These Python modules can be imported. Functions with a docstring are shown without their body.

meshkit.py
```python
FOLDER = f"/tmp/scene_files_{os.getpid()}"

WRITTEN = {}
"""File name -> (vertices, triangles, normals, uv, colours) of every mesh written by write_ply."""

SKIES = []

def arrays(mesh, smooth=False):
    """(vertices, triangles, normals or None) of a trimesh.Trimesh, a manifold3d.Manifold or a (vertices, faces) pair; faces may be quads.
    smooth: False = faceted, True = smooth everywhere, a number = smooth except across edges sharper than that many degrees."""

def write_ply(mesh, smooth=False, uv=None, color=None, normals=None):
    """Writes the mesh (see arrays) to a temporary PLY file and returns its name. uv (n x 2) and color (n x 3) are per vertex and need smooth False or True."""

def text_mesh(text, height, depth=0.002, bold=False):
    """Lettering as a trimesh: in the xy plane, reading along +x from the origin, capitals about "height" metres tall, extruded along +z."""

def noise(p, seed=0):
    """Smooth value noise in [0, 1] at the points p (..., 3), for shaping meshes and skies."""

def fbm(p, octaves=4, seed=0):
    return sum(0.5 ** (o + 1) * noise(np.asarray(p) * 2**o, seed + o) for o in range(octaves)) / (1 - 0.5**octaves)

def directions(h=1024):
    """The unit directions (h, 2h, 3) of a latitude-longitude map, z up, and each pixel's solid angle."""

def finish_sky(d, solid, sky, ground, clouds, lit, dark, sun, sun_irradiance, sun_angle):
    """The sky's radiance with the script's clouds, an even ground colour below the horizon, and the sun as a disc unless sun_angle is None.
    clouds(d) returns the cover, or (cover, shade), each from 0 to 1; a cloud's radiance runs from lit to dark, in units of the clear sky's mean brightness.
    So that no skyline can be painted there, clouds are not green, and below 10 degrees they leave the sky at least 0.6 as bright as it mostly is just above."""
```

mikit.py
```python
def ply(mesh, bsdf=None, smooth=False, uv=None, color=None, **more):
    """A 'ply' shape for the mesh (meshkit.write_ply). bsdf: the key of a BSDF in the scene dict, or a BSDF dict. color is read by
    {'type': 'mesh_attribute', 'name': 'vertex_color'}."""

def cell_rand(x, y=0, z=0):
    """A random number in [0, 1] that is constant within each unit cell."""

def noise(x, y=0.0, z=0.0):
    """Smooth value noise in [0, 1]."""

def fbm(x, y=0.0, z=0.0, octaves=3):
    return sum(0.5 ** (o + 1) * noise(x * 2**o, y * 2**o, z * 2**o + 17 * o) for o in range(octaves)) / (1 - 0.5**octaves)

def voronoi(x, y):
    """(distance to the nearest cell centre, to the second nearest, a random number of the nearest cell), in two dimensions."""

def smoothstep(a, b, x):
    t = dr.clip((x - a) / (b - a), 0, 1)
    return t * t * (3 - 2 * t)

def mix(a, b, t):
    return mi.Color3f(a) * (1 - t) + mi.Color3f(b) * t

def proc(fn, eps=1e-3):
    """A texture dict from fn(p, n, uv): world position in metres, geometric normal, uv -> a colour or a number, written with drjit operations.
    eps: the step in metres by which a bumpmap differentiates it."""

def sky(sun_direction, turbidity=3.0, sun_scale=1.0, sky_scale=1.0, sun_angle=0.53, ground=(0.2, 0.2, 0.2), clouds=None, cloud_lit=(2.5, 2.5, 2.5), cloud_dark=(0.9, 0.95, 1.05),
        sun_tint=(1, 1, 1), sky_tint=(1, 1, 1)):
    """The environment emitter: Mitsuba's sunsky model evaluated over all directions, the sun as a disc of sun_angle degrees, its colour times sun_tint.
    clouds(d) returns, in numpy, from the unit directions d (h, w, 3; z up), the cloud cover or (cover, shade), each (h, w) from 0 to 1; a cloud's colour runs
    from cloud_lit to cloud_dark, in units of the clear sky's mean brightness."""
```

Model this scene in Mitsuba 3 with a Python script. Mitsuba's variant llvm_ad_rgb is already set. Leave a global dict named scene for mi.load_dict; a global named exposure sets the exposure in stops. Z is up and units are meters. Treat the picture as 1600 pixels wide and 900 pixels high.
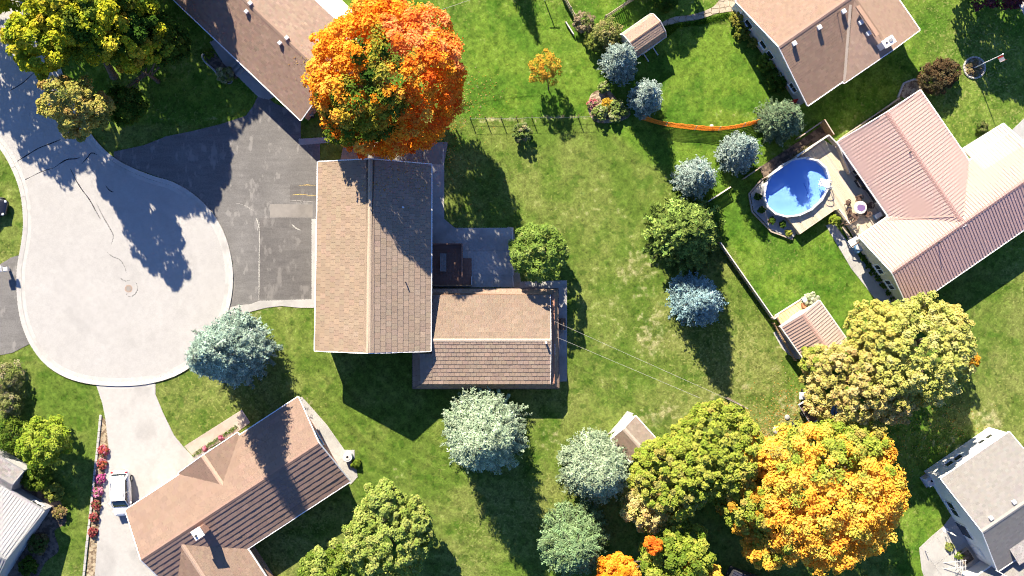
import math, random
import numpy as np, trimesh, mitsuba as mi, mikit, meshkit
from shapely.geometry import Polygon, LineString, Point, MultiPolygon, box as sbox
from shapely.ops import unary_union
from shapely import affinity

# ---------------------------------------------------------------- camera, sky, exposure
T = mi.ScalarTransform4f
CAM_H = 90.0            # metres above the ground, looking straight down; image up is +y
PX = 16.0               # photograph pixels per metre on the ground
FOV = 2 * math.degrees(math.atan(50.0 / CAM_H))
SUN = (-0.50, 1.34, 1.0)
scene, labels = {}, {}
scene['camera'] = {'type': 'perspective', 'fov': FOV, 'fov_axis': 'x', 'near_clip': 1.0, 'far_clip': 3000.0,
                   'to_world': T().look_at(origin=[0, 0, CAM_H], target=[0, 0, 0], up=[0, 1, 0])}
scene['sky'] = mikit.sky(SUN, turbidity=3, sky_scale=0.41, sun_tint=(0.87, 0.955, 1.08), sky_tint=(0.70, 0.91, 1.36))
exposure = 3.48

# ---------------------------------------------------------------- helpers
rng = np.random.default_rng(7)
random.seed(7)

def W(px, py, z=0.0):
    """World point at height z for a measured photograph pixel (x right, y down, 1600 x 900)."""
    k = 1 - z / CAM_H
    return np.array([(px - 800) / PX * k, (450 - py) / PX * k, z])
def W2(px, py, z=0.0): return W(px, py, z)[:2]
def poly(pts, z=0.0): return Polygon([W2(*p, z) for p in pts]).buffer(0)
def smooth_pts(pts, n=6, closed=False):
    p = np.asarray(pts, float); m = len(p); out = []
    for i in range(m if closed else m - 1):
        a, b, c, d = (p[(i + j) % m] if closed else p[min(max(i + j, 0), m - 1)] for j in (-1, 0, 1, 2))
        for t in np.linspace(0, 1, n, endpoint=False):
            out.append(.5 * (2*b + (c-a)*t + (2*a-5*b+4*c-d)*t*t + (3*b-a-3*c+d)*t**3))
    if not closed: out.append(p[-1])
    return np.array(out)
def number(key):
    if key not in scene and key not in labels: return key
    i = 1
    while f'{key}_{i:03d}' in scene or f'{key}_{i:03d}' in labels: i += 1
    return f'{key}_{i:03d}'
def thing(name, label, cat, group=None):
    key = number(name); labels[key] = {'label': label, 'category': cat}
    if group: labels[key]['group'] = group
    return key
def put(key, mesh, mat, smooth=False, color=None, kind=None, label=None):
    """one shape entry; key is the full key (holder__part)"""
    key = number(key)
    scene[key] = mikit.ply(mesh, mat, smooth=smooth, color=color)
    if kind: labels.setdefault(key, {})['kind'] = kind
    if label: labels.setdefault(key, {})['label'] = label
    return key
def struct(name, mesh, mat, label, **k):
    key = put(name, mesh, mat, **k); labels.setdefault(key, {}).update({'label': label, 'kind': 'structure'}); return key
def single(name, mesh, mat, label, cat, group=None, **k):
    key = put(name, mesh, mat, **k); labels.setdefault(key, {}).update({'label': label, 'category': cat})
    if group: labels[key]['group'] = group
    return key

# meshes
def cat(*ms):
    ms = [m for m in (ms[0] if len(ms) == 1 and isinstance(ms[0], (list, tuple)) else ms)]
    return trimesh.util.concatenate(ms)
def _zf(z): return z if callable(z) else (lambda q, z=z: np.full(len(q), float(z)))
def solid(pg, ztop, zbot, open_bottom=False):
    """Solid over a shapely polygon between two height functions."""
    ztop, zbot = _zf(ztop), _zf(zbot); out = []
    for g in getattr(pg, 'geoms', [pg]):
        if g.is_empty or g.geom_type != 'Polygon' or g.area < 1e-6: continue
        v, f = trimesh.creation.triangulate_polygon(g, engine='earcut')
        v, f = np.asarray(v, float)[:, :2], np.asarray(f)
        a = v[f]; e, g_ = a[:, 1] - a[:, 0], a[:, 2] - a[:, 0]; s = e[:, 0]*g_[:, 1] - e[:, 1]*g_[:, 0]; f = np.where(s[:, None] < 0, f[:, ::-1], f)
        n = len(v); parts_v = [np.c_[v, ztop(v)]]; parts_f = [f]; off = n
        if not open_bottom:
            parts_v.append(np.c_[v, zbot(v)]); parts_f.append(f[:, ::-1] + off); off += n
        for ring in [g.exterior, *g.interiors]:
            r = np.asarray(ring.coords)[:-1, :2]
            ccw = ring.is_ccw; outer = ring is g.exterior or ring.equals(g.exterior)
            if ccw != outer: r = r[::-1]
            m = len(r); q = np.vstack([np.c_[r, zbot(r)], np.c_[r, ztop(r)]]); i = np.arange(m); j = (i + 1) % m
            # separate vertices per side for flat shading
            parts_v.append(q); parts_f.append(np.vstack([np.c_[i, j, j + m], np.c_[i, j + m, i + m]]) + off); off += 2 * m
        out.append(trimesh.Trimesh(np.vstack(parts_v), np.vstack(parts_f), process=False))
    return trimesh.util.concatenate(out) if out else None
def box(c, s, ang=0.0, bevel=0.0):
    """Box centred at c with size s, turned by ang degrees about z, top edges chamfered by bevel."""
    sx, sy, sz = np.asarray(s, float) / 2; b = bevel
    if b > 0:
        v = np.array([[x, y, z] for z, q in ((-sz, 0), (sz - b, 0), (sz, b)) for x, y in ((-sx+q, -sy+q), (sx-q, -sy+q), (sx-q, sy-q), (-sx+q, sy-q))])
        f = [[0, 2, 1], [0, 3, 2], [8, 9, 10], [8, 10, 11]]
        for l in (0, 4):
            for i in range(4):
                j = (i + 1) % 4; f += [[l+i, l+j, l+4+j], [l+i, l+4+j, l+4+i]]
        m = trimesh.Trimesh(v, f, process=False)
    else: m = trimesh.creation.box(extents=[2*sx, 2*sy, 2*sz])
    R = trimesh.transformations.rotation_matrix(math.radians(ang), [0, 0, 1]); R[:3, 3] = c; m.apply_transform(R); return m
def bar(p0, p1, w, h):
    """Rectangular bar from p0 to p1, w wide (horizontal), h high."""
    p0, p1 = np.asarray(p0, float), np.asarray(p1, float); d = p1 - p0; L = np.linalg.norm(d); x = d / L
    s = np.cross(x, [0, 0, 1]); s = s / np.linalg.norm(s) if np.linalg.norm(s) > 1e-6 else np.array([0, 1, 0.]); u = np.cross(s, x)
    m = trimesh.creation.box(extents=[L, w, h]); M = np.eye(4); M[:3, 0] = x; M[:3, 1] = s * -1; M[:3, 2] = u; M[:3, 3] = (p0 + p1) / 2; m.apply_transform(M)
    return m
def tube(pts, r, n=8):
    p = np.asarray(pts, float); m = len(p); r = np.broadcast_to(np.asarray(r, float), (m,))
    d = np.gradient(p, axis=0); d /= np.linalg.norm(d, axis=1, keepdims=True)
    a = np.where(np.abs(d[:, 2:3]) < .9, [[0, 0, 1.]], [[1., 0, 0]]); x = np.cross(d, a); x /= np.linalg.norm(x, axis=1, keepdims=True); y = np.cross(d, x)
    t = np.arange(n) / n * 2 * np.pi
    v = (p[:, None] + r[:, None, None] * (np.cos(t)[None, :, None] * x[:, None] + np.sin(t)[None, :, None] * y[:, None])).reshape(-1, 3)
    f = []
    for i in range(m - 1):
        for j in range(n):
            k = (j + 1) % n; f += [[i*n+j, (i+1)*n+j, (i+1)*n+k], [i*n+j, (i+1)*n+k, i*n+k]]
    v = np.vstack([v, p[:1], p[-1:]]); c0, c1 = m * n, m * n + 1
    for j in range(n):
        k = (j + 1) % n; f += [[c0, j, k], [c1, (m-1)*n+k, (m-1)*n+j]]
    mm = trimesh.Trimesh(v, np.array(f)[:, ::-1], process=False)
    return mm
def cyl(c, r, h, n=20, r2=None):
    """Upright (tapering) cylinder standing on c."""
    return tube([[c[0], c[1], c[2]], [c[0], c[1], c[2] + h]], [r, r if r2 is None else r2], n)
def lathe(c, prof, n=24):
    return trimesh.creation.revolve(np.array(prof, float), sections=n).apply_translation(c)
def ball(c, r, sub=2, squash=1.0):
    m = trimesh.creation.icosphere(subdivisions=sub, radius=r); m.vertices[:, 2] *= squash; m.apply_translation(c); return m
def hull(pts): return trimesh.convex.convex_hull(np.asarray(pts, float))

# materials (each one entry of the scene)
def mat(name, col, rough=0.8, metal=0.0, spec=0.3, **k):
    scene[name] = {'type': 'twosided', 'b': {'type': 'principled', 'base_color': {'type': 'rgb', 'value': list(col)}, 'roughness': rough, 'metallic': metal, 'specular': spec, **k}}
    return name
def pmat(name, fn, rough=0.9, bump=None, scale=0.02, eps=0.02, spec=0.2):
    b = {'type': 'principled', 'base_color': mikit.proc(fn), 'roughness': rough, 'specular': spec}
    if bump is not None: b = {'type': 'bumpmap', 'tex': mikit.proc(bump, eps), 'scale': scale, 'b': b}
    scene[name] = {'type': 'twosided', 'b': b}; return name
scene['m_vertex'] = {'type': 'twosided', 'b': {'type': 'principled', 'base_color': {'type': 'mesh_attribute', 'name': 'vertex_color'}, 'roughness': 0.9, 'specular': 0.2}}
scene['m_leaf'] = {'type': 'principledthin', 'base_color': {'type': 'mesh_attribute', 'name': 'vertex_color'}, 'roughness': 0.55, 'diff_trans': 0.55, 'spec_trans': 0.0, 'eta': 1.3}
scene['m_needle'] = {'type': 'principledthin', 'base_color': {'type': 'mesh_attribute', 'name': 'vertex_color'}, 'roughness': 0.5, 'diff_trans': 0.3, 'spec_trans': 0.0, 'eta': 1.35}

from mikit import fbm, noise, smoothstep, mix, cell_rand, voronoi
import drjit as dr

def seg(px0, py0, px1, py1):   # side of a line through two measured ground points: positive on the side towards +y of image-left direction
    a, b = W2(px0, py0), W2(px1, py1); n = np.array([-(b-a)[1], (b-a)[0]]); n = n / np.linalg.norm(n); return float(n[0]), float(n[1]), float(-(n @ a))

# worn and dry spots of the lawns: x, y, rx, ry (photo pixels on the ground), strength
DRY = [(1000, 425, 45, 60, .75), (1015, 520, 40, 50, .8), (1045, 640, 30, 18, .9), (1010, 655, 40, 20, .8), (940, 330, 120, 40, .3), (860, 680, 26, 22, .8), (845, 690, 22, 30, .6), (618, 745, 26, 50, .45),
       (1225, 640, 30, 60, .8), (1200, 690, 36, 40, .8), (1545, 655, 36, 30, .85), (1470, 690, 60, 26, .6), (1160, 605, 18, 18, .9), (870, 365, 30, 26, .5), (1120, 620, 30, 16, .7), (1170, 500, 20, 90, .4),
       (735, 130, 12, 12, .6), (1160, 180, 50, 16, .35), (790, 187, 75, 6, 1.0), (880, 183, 50, 5, .9), (930, 178, 16, 16, .8), (1255, 232, 40, 14, .95), (395, 492, 22, 9, .9), (440, 480, 70, 7, .6), (40, 590, 16, 24, .4),
       (1530, 110, 22, 18, .6), (700, 640, 60, 12, .2), (960, 470, 60, 120, .35), (1080, 310, 50, 50, .2), (980, 600, 60, 40, .35), (1210, 560, 12, 50, .5), (480, 630, 12, 12, .9), (240, 640, 10, 16, .2), (330, 187, 20, 6, .5), (1320, 205, 40, 8, .7), (1415, 150, 10, 14, .9)]
YARD_A = [seg(690, 187, 930, 183), seg(930, 183, 1110, 330), seg(1110, 330, 1240, 580)]
def lawn_col(p, n, uv):
    x, y = p.x, p.y
    big = fbm(x * .09 + 3, y * .09, 1.0, 3); mid = fbm(x * .55, y * .55 + 9, 2.0, 3); fine = fbm(x * 2.6, y * 2.6, 4.0, 3); tiny = noise(x * 9, y * 9, 1.0)
    # the yard in the middle is drier than its neighbours, which are fertilised
    s = [a * x + b * y + c for a, b, c in YARD_A]
    inside = smoothstep(.4, -.4, s[0]) * smoothstep(.6, -.6, dr.minimum(s[1], 99)) * smoothstep(.6, -.6, s[2])
    right = smoothstep(-.4, .4, s[2])
    lush = mix((.054, .118, .012), (.096, .160, .019), smoothstep(.3, .7, mid))
    dull = mix((.074, .116, .018), (.124, .148, .038), smoothstep(.32, .68, mid * .6 + big * .4))
    far = right * smoothstep(float(W2(1440, 0)[0]), float(W2(1520, 0)[0]), x) * smoothstep(float(W2(0, 380)[1]), float(W2(0, 440)[1]), y)
    c = mix(lush, dull, dr.clip(inside * .8 + far * .75 + smoothstep(.45, .7, big) * .4, 0, 1))
    dry = mi.Float(0)
    for (px, py, rx, ry, st) in DRY:
        w = [float(q) for q in W2(px, py)]; d = dr.square((x - w[0]) / (rx / PX)) + dr.square((y - w[1]) / (ry / PX))
        dry = dr.maximum(dry, st * dr.exp(-d * 1.3))
    m = smoothstep(.36, .95, dry * .78 + (fine - .5) * 1.3 + (mid - .5) * .45)
    c = mix(c, mix((.20, .19, .085), (.27, .25, .145), tiny), m * .75)
    # mower stripes south of the house
    w0 = [float(q) for q in W2(560, 560)]; rr = dr.sqrt(dr.square(x - w0[0] - 16) + dr.square(y - w0[1] - 10))
    st = dr.sin(rr * 5.2 + (mid - .5) * 1.5) * smoothstep(float(W2(400, 0)[0]), float(W2(460, 0)[0]), x) * smoothstep(float(W2(880, 0)[0]), float(W2(780, 0)[0]), x) * smoothstep(float(W2(0, 520)[1]), float(W2(0, 570)[1]), y)
    st2 = dr.sin((x * .62 + y * .78) * 5.5 + (mid - .5)) * .6 * smoothstep(float(W2(980, 0)[0]), float(W2(1100, 0)[0]), x)
    c = c * (1 + .10 * st + .05 * st2)
    # greener clumps and thin places
    sp = noise(x * 5.5, y * 5.5, 2.0) - .5; tn2 = noise(x * 13, y * 13, 6.0) - .5
    c = c * (.48 + .78 * fine + .44 * tiny + .34 * sp + .34 * tn2)
    c = mix(c, mi.Color3f(.26, .27, .09), smoothstep(.60, .95, noise(x * 7, y * 7, 11.0) * (.45 + .85 * big)) * .55)
    c = mix(c, c * mi.Color3f(.55, .72, .5), smoothstep(.58, .78, fbm(x * 1.3 + 40, y * 1.3, 7.0, 3)) * .8)
    return c
def lawn_h(p, n, uv):
    return fbm(p.x * 3.2, p.y * 3.2, 0.0, 3) * 1.0 + noise(p.x * 14, p.y * 14, 3.0) * .45
pmat('m_lawn', lawn_col, .95, lawn_h, 0.035, 0.03, spec=.1)
def concrete(name, col, var=.12, stain=.15, sc=1.0):
    def f(p, n, uv):
        a = fbm(p.x * .5 * sc, p.y * .5 * sc, p.z, 4); b = fbm(p.x * 4 * sc, p.y * 4 * sc, p.z, 3); d = noise(p.x * 16, p.y * 16, p.z * 16)
        return mi.Color3f(col) * (1 - var + var * 1.2 * b + (d - .5) * var * .5) * (1 - stain * smoothstep(.5, .75, a))
    return pmat(name, f, .9)
def road_col(p, n, uv):
    a = fbm(p.x * .35, p.y * .35, 0.0, 4); b = fbm(p.x * 3, p.y * 3, 2.0, 3); d = noise(p.x * 15, p.y * 15, 0.0)
    c0 = [float(q) for q in W2(197, 430)]; rr = dr.sqrt(dr.square(p.x - c0[0]) + dr.square(p.y - c0[1]))
    tyre = smoothstep(.75, .98, dr.cos((rr - 6.6) * 1.1)) * smoothstep(9.5, 8.0, rr) * smoothstep(.4, .6, fbm(p.x * .8, p.y * .8, 5.0, 2))
    return mix((.345, .338, .33), (.38, .373, .366), a) * (.90 + .14 * b + .08 * (d - .5)) * (1 - .06 * tyre)
pmat('m_road', road_col, .9)
def asphalt_col(p, n, uv):
    a = fbm(p.x * .45 + 8, p.y * .45, 0.0, 4); b = fbm(p.x * .8, p.y * 4.0, 2.0, 3); d = noise(p.x * 13, p.y * 13, 0.0); s = fbm(p.x * 2.2, p.y * 1.1, 9.0, 4)
    c = mix((.125, .121, .119), (.175, .170, .166), a) * (.82 + .3 * b + .22 * (d - .5))
    return mix(c, mi.Color3f(.26, .25, .24), smoothstep(.60, .78, s) * .55)
pmat('m_asphalt', asphalt_col, .9)
def asphalt2(p, n, uv):
    return asphalt_col(p, n, uv) * mi.Color3f(.80, .79, .79)
pmat('m_asphalt_patch', asphalt2, .9)
concrete('m_concrete', (.37, .36, .345)); concrete('m_concrete_bright', (.39, .382, .37), .12, .14); concrete('m_kerb', (.43, .42, .405), .14, .2)
concrete('m_concrete_grey', (.37, .37, .365), .16, .25); concrete('m_beige', (.42, .355, .30), .15, .15); concrete('m_pad', (.24, .225, .21), .15, .2)
concrete('m_flag', (.42, .36, .28), .3, .25, 1.5)
def mulch_col(p, n, uv):
    b = fbm(p.x * 5, p.y * 5, 0.0, 3); return mix((.16, .115, .075), (.36, .30, .21), smoothstep(.35, .7, b))
pmat('m_mulch', mulch_col, .95, lambda p, n, uv: noise(p.x * 12, p.y * 12, 0.0), .05)
def dirt_col(p, n, uv):
    b = fbm(p.x * 4, p.y * 4, 0.0, 3); return mix((.07, .055, .045), (.17, .13, .10), smoothstep(.3, .7, b))
pmat('m_dirt', dirt_col, .95)
def wood(name, c1, c2, along=0.0, spec=.2):
    ca, sa = math.cos(math.radians(along)), math.sin(math.radians(along))
    def f(p, n, uv):
        u = p.x * ca + p.y * sa; v = -p.x * sa + p.y * ca
        g = fbm(u * .8, v * 9, p.z * 4, 3); k = fbm(u * .7, v * .7, 3.0, 2); return mix(c1, c2, dr.clip(g * .75 + k * .35, 0, 1))
    return pmat(name, f, .8, spec=spec)
wood('m_deck', (.30, .245, .185), (.43, .37, .29), -34); wood('m_deck_new', (.50, .33, .16), (.66, .48, .27), 56); wood('m_deck_dark', (.17, .095, .075), (.26, .155, .12), 0)
wood('m_fence', (.30, .24, .19), (.44, .37, .30), 55); wood('m_fence_brown', (.24, .15, .08), (.36, .24, .14), 0); wood('m_bark', (.07, .055, .04), (.15, .12, .09), 0)
def brick(name, c1, c2, mortar):
    def f(p, n, uv):
        u = dr.select(dr.abs(n.x) > dr.abs(n.y), p.y, p.x); r = dr.floor(p.z / .075); s = u / .21 + .5 * (r - 2 * dr.floor(r / 2))
        fu = s - dr.floor(s); fv = p.z / .075 - r; m = smoothstep(.0, .06, fu) * smoothstep(1., .94, fu) * smoothstep(0, .14, fv) * smoothstep(1, .86, fv)
        return mix(mortar, mix(c1, c2, cell_rand(s, r, 3.0)), m)
    return pmat(name, f, .9)
brick('m_brick', (.28, .13, .09), (.38, .20, .14), (.4, .38, .35))
def siding(name, col):
    def f(p, n, uv):
        v = p.z / .12; t = v - dr.floor(v); return mi.Color3f(col) * (.93 + .07 * fbm(p.x, p.y, p.z * .3, 2)) * (1 - .18 * smoothstep(.14, .0, t))
    return pmat(name, f, .6, spec=.4)
siding('m_siding_white', (.66, .66, .66)); siding('m_siding_grey', (.42, .42, .43)); siding('m_siding_beige', (.52, .46, .38)); siding('m_siding_tan', (.45, .37, .28))
mat('m_white', (.68, .68, .68), .5, spec=.5); mat('m_offwhite', (.52, .505, .48), .6); mat('m_glass', (.015, .02, .026), .06, spec=.8); mat('m_black', (.012, .012, .014), .35, spec=.5)
mat('m_darkgrey', (.05, .05, .055), .5); mat('m_grey', (.25, .25, .26), .5); mat('m_steel', (.55, .55, .56), .35, .8); mat('m_tar', (.022, .022, .026), .6)
mat('m_brown', (.16, .10, .07), .7); mat('m_fascia_brown', (.14, .10, .085), .6); mat('m_light_crack', (.36, .35, .33), .9); mat('m_rust', (.34, .22, .16), .8)
mat('m_car_white', (.70, .70, .70), .25, spec=.6, clearcoat=1.0, clearcoat_gloss=.95); mat('m_car_dark', (.012, .013, .02), .25, spec=.6, clearcoat=1.0, clearcoat_gloss=.95)
mat('m_orange_net', (.75, .22, .02), .6); mat('m_red', (.45, .03, .03), .5); mat('m_blue', (.02, .09, .48), .4); mat('m_navy', (.02, .03, .07), .5); mat('m_yellow', (.55, .38, .10), .8)
mat('m_light_red', (.5, .02, .02), .2); mat('m_rubber', (.02, .02, .02), .9); mat('m_stone', (.40, .38, .35), .9); mat('m_purple', (.16, .10, .24), .7); mat('m_pink_metal', (.40, .27, .235), .5, spec=.4)
mat('m_galv', (.50, .51, .53), .45, spec=.5); mat('m_terracotta', (.42, .18, .09), .8); mat('m_wicker', (.10, .06, .045), .8); mat('m_blue_soft', (.10, .20, .36), .5); mat('m_wire', (.30, .29, .28), .5)
# ---------------------------------------------------------------- roof builder
class Plane:
    def __init__(s, a, b, c):
        a, b, c = (np.asarray(q, float) for q in (a, b, c)); n = np.cross(b - a, c - a); n = n / n[2]
        s.g = -n[:2]; s.p = a; h = np.hypot(*s.g); s.d = -s.g / h if h > 1e-9 else np.array([0, -1.]); s.s = np.array([-s.d[1], s.d[0]])
    def z(s, q): return s.p[2] + (np.asarray(q, float)[..., :2] - s.p[:2]) @ s.g
    def uv(s, q): q = np.asarray(q, float)[..., :2]; return np.stack([q @ s.s, q @ s.d], -1)
    def xy(s, uv): uv = np.asarray(uv, float); return uv[..., :1] * s.s + uv[..., 1:] * s.d
def span(P, v, ax):
    """Extent of a convex polygon P (n,2) along axis ax on the line where the other axis equals v."""
    a, b = P[:, ax], P[:, 1 - ax]; out = []
    for i in range(len(P)):
        j = (i + 1) % len(P)
        if min(b[i], b[j]) - 1e-9 <= v <= max(b[i], b[j]) + 1e-9:
            if abs(b[j] - b[i]) < 1e-9: out += [a[i], a[j]]
            else: out.append(a[i] + (a[j] - a[i]) * (v - b[i]) / (b[j] - b[i]))
    return (min(out), max(out)) if out else None
BOXF = np.array([[4,5,6],[4,6,7],[0,1,5],[0,5,4],[1,2,6],[1,6,5],[2,3,7],[2,7,6],[3,0,4],[3,4,7]])
def tiles_mesh(pl, strips):
    """strips: list of (u0lo,u0hi at v0, u1lo,u1hi at v1, v0, v1, lo, hi, colour) arrays -> one mesh with vertex colours"""
    V, F, C = [], [], []
    for k, (a0, b0, a1, b1, v0, v1, lo, hi, c) in enumerate(strips):
        uv = np.array([[a0, v0], [b0, v0], [b1, v1], [a1, v1]]); q = pl.xy(uv); z = pl.z(q); o = np.array([lo, lo, hi, hi])
        V.append(np.vstack([np.c_[q, z - .03], np.c_[q, z + o]])); C.append(np.tile(c, (8, 1))); F.append(BOXF + 8 * k)
    V, F, C = np.vstack(V), np.vstack(F), np.vstack(C)
    a = V[F]; n = np.cross(a[:, 1]-a[:, 0], a[:, 2]-a[:, 0]); cen = V.reshape(-1, 8, 3).mean(1).repeat(10, 0); flip = ((a.mean(1) - cen) * n).sum(1) < 0
    F[flip] = F[flip][:, ::-1]
    return trimesh.Trimesh(V, F, process=False), C
def tone(q, col, var, stain=.12, seed=0):
    """weathered colour of a roofing piece at the point q"""
    b = meshkit.fbm(np.array([[q[0] * .35, q[1] * .35, seed + .5]]), 3, seed)[0]
    return np.clip(np.array(col) * (1 + rng.normal(0, var)) * (1 - stain + 2 * stain * b) * (1 + rng.normal(0, var * .3, 3)), 0, .95)
def cover(root, P3, pl, style, col, expo=.45, tile=.5, t=.04, var=.07, each=True, gap=.012, stagger=.5, stain=.12, seed=0):
    """roofing of one convex slope; P3 = its corners. root = key of the roof part."""
    P = pl.uv(np.asarray(P3)); v0, v1 = P[:, 1].min(), P[:, 1].max(); allm, allc = [], []
    if style == 'metal':
        u0, u1 = P[:, 0].min(), P[:, 0].max(); n = max(1, int(round((u1 - u0) / expo))); e = np.linspace(u0, u1, n + 1)
        for i in range(n):
            a, b = e[i] + .004, e[i+1] - .004; sa, sb = span(P, a, 1), span(P, b, 1)
            if not sa or not sb: continue
            V, F = [], []
            def prism(ua, ub, lo, ha):
                s1, s2 = span(P, min(max(ua, u0+1e-6), u1-1e-6), 1), span(P, min(max(ub, u0+1e-6), u1-1e-6), 1); k = 8 * len(V)
                q = pl.xy(np.array([[ua, s1[0]], [ub, s2[0]], [ub, s2[1]], [ua, s1[1]]])); z = pl.z(q)
                V.append(np.vstack([np.c_[q, z + lo], np.c_[q, z + ha]])); F.append(BOXF + k)
            prism(a, b, -.03, .012)
            for r in range(3):
                uc = a + (b - a) * (r + .5) / 3; prism(uc - .028, uc + .028, .0, .085)
            V, F = np.vstack(V), np.vstack(F); A = V[F]; nn = np.cross(A[:,1]-A[:,0], A[:,2]-A[:,0]); cen = V.reshape(-1, 8, 3).mean(1).repeat(10, 0); fl = ((A.mean(1)-cen)*nn).sum(1) < 0; F[fl] = F[fl][:, ::-1]
            c = tone(pl.xy(np.array([(a+b)/2, (v0+v1)/2])), col, var, stain, seed)
            put(f'{root}__metal_panel', trimesh.Trimesh(V, F, process=False), 'm_metal_roof', color=np.tile(c, (len(V), 1)))
        return
    n = max(1, int(round((v1 - v0) / expo))); e = np.linspace(v0, v1, n + 1)
    for i in range(n):
        va, vb = e[i], e[i+1]; vb2 = min(vb + .015, v1)
        s0, s1 = span(P, va + 1e-6, 0), span(P, vb - 1e-6, 0)
        if not s0 or not s1: continue
        lo_u, hi_u = min(s0[0], s1[0]), max(s0[1], s1[1]); off = (i * stagger % 1) * tile
        m = int((hi_u - lo_u + off) / tile) + 2; st = []
        base_t = t * (1 + rng.normal(0, .06))
        for j in range(m):
            a, b = lo_u - off + j * tile + gap / 2, lo_u - off + (j + 1) * tile - gap / 2
            cl = lambda x, s: min(max(x, s[0]), s[1])
            a0, b0, a1, b1 = cl(a, s0), cl(b, s0), cl(a, s1), cl(b, s1)
            if b0 - a0 < .01 and b1 - a1 < .01: continue
            st.append((a0, b0, a1, b1, va, vb2, .004 + rng.uniform(0, .004), base_t * (1 + rng.normal(0, .12)), tone(pl.xy(np.array([(a+b)/2, va])), col, var, stain, seed)))
        if not st: continue
        ms, c = tiles_mesh(pl, st)
        if each: put(f'{root}__shingle_course', ms, 'm_vertex', color=c)
        else: allm.append(ms); allc.append(c)
    if allm: put(f'{root}__shingles', cat(allm), 'm_vertex', color=np.vstack(allc), kind='stuff')
def deck_mesh(P3, pl, th=.16):
    return solid(Polygon(np.asarray(P3)[:, :2]), lambda q: pl.z(q) - .006, lambda q: pl.z(q) - th)
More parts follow.
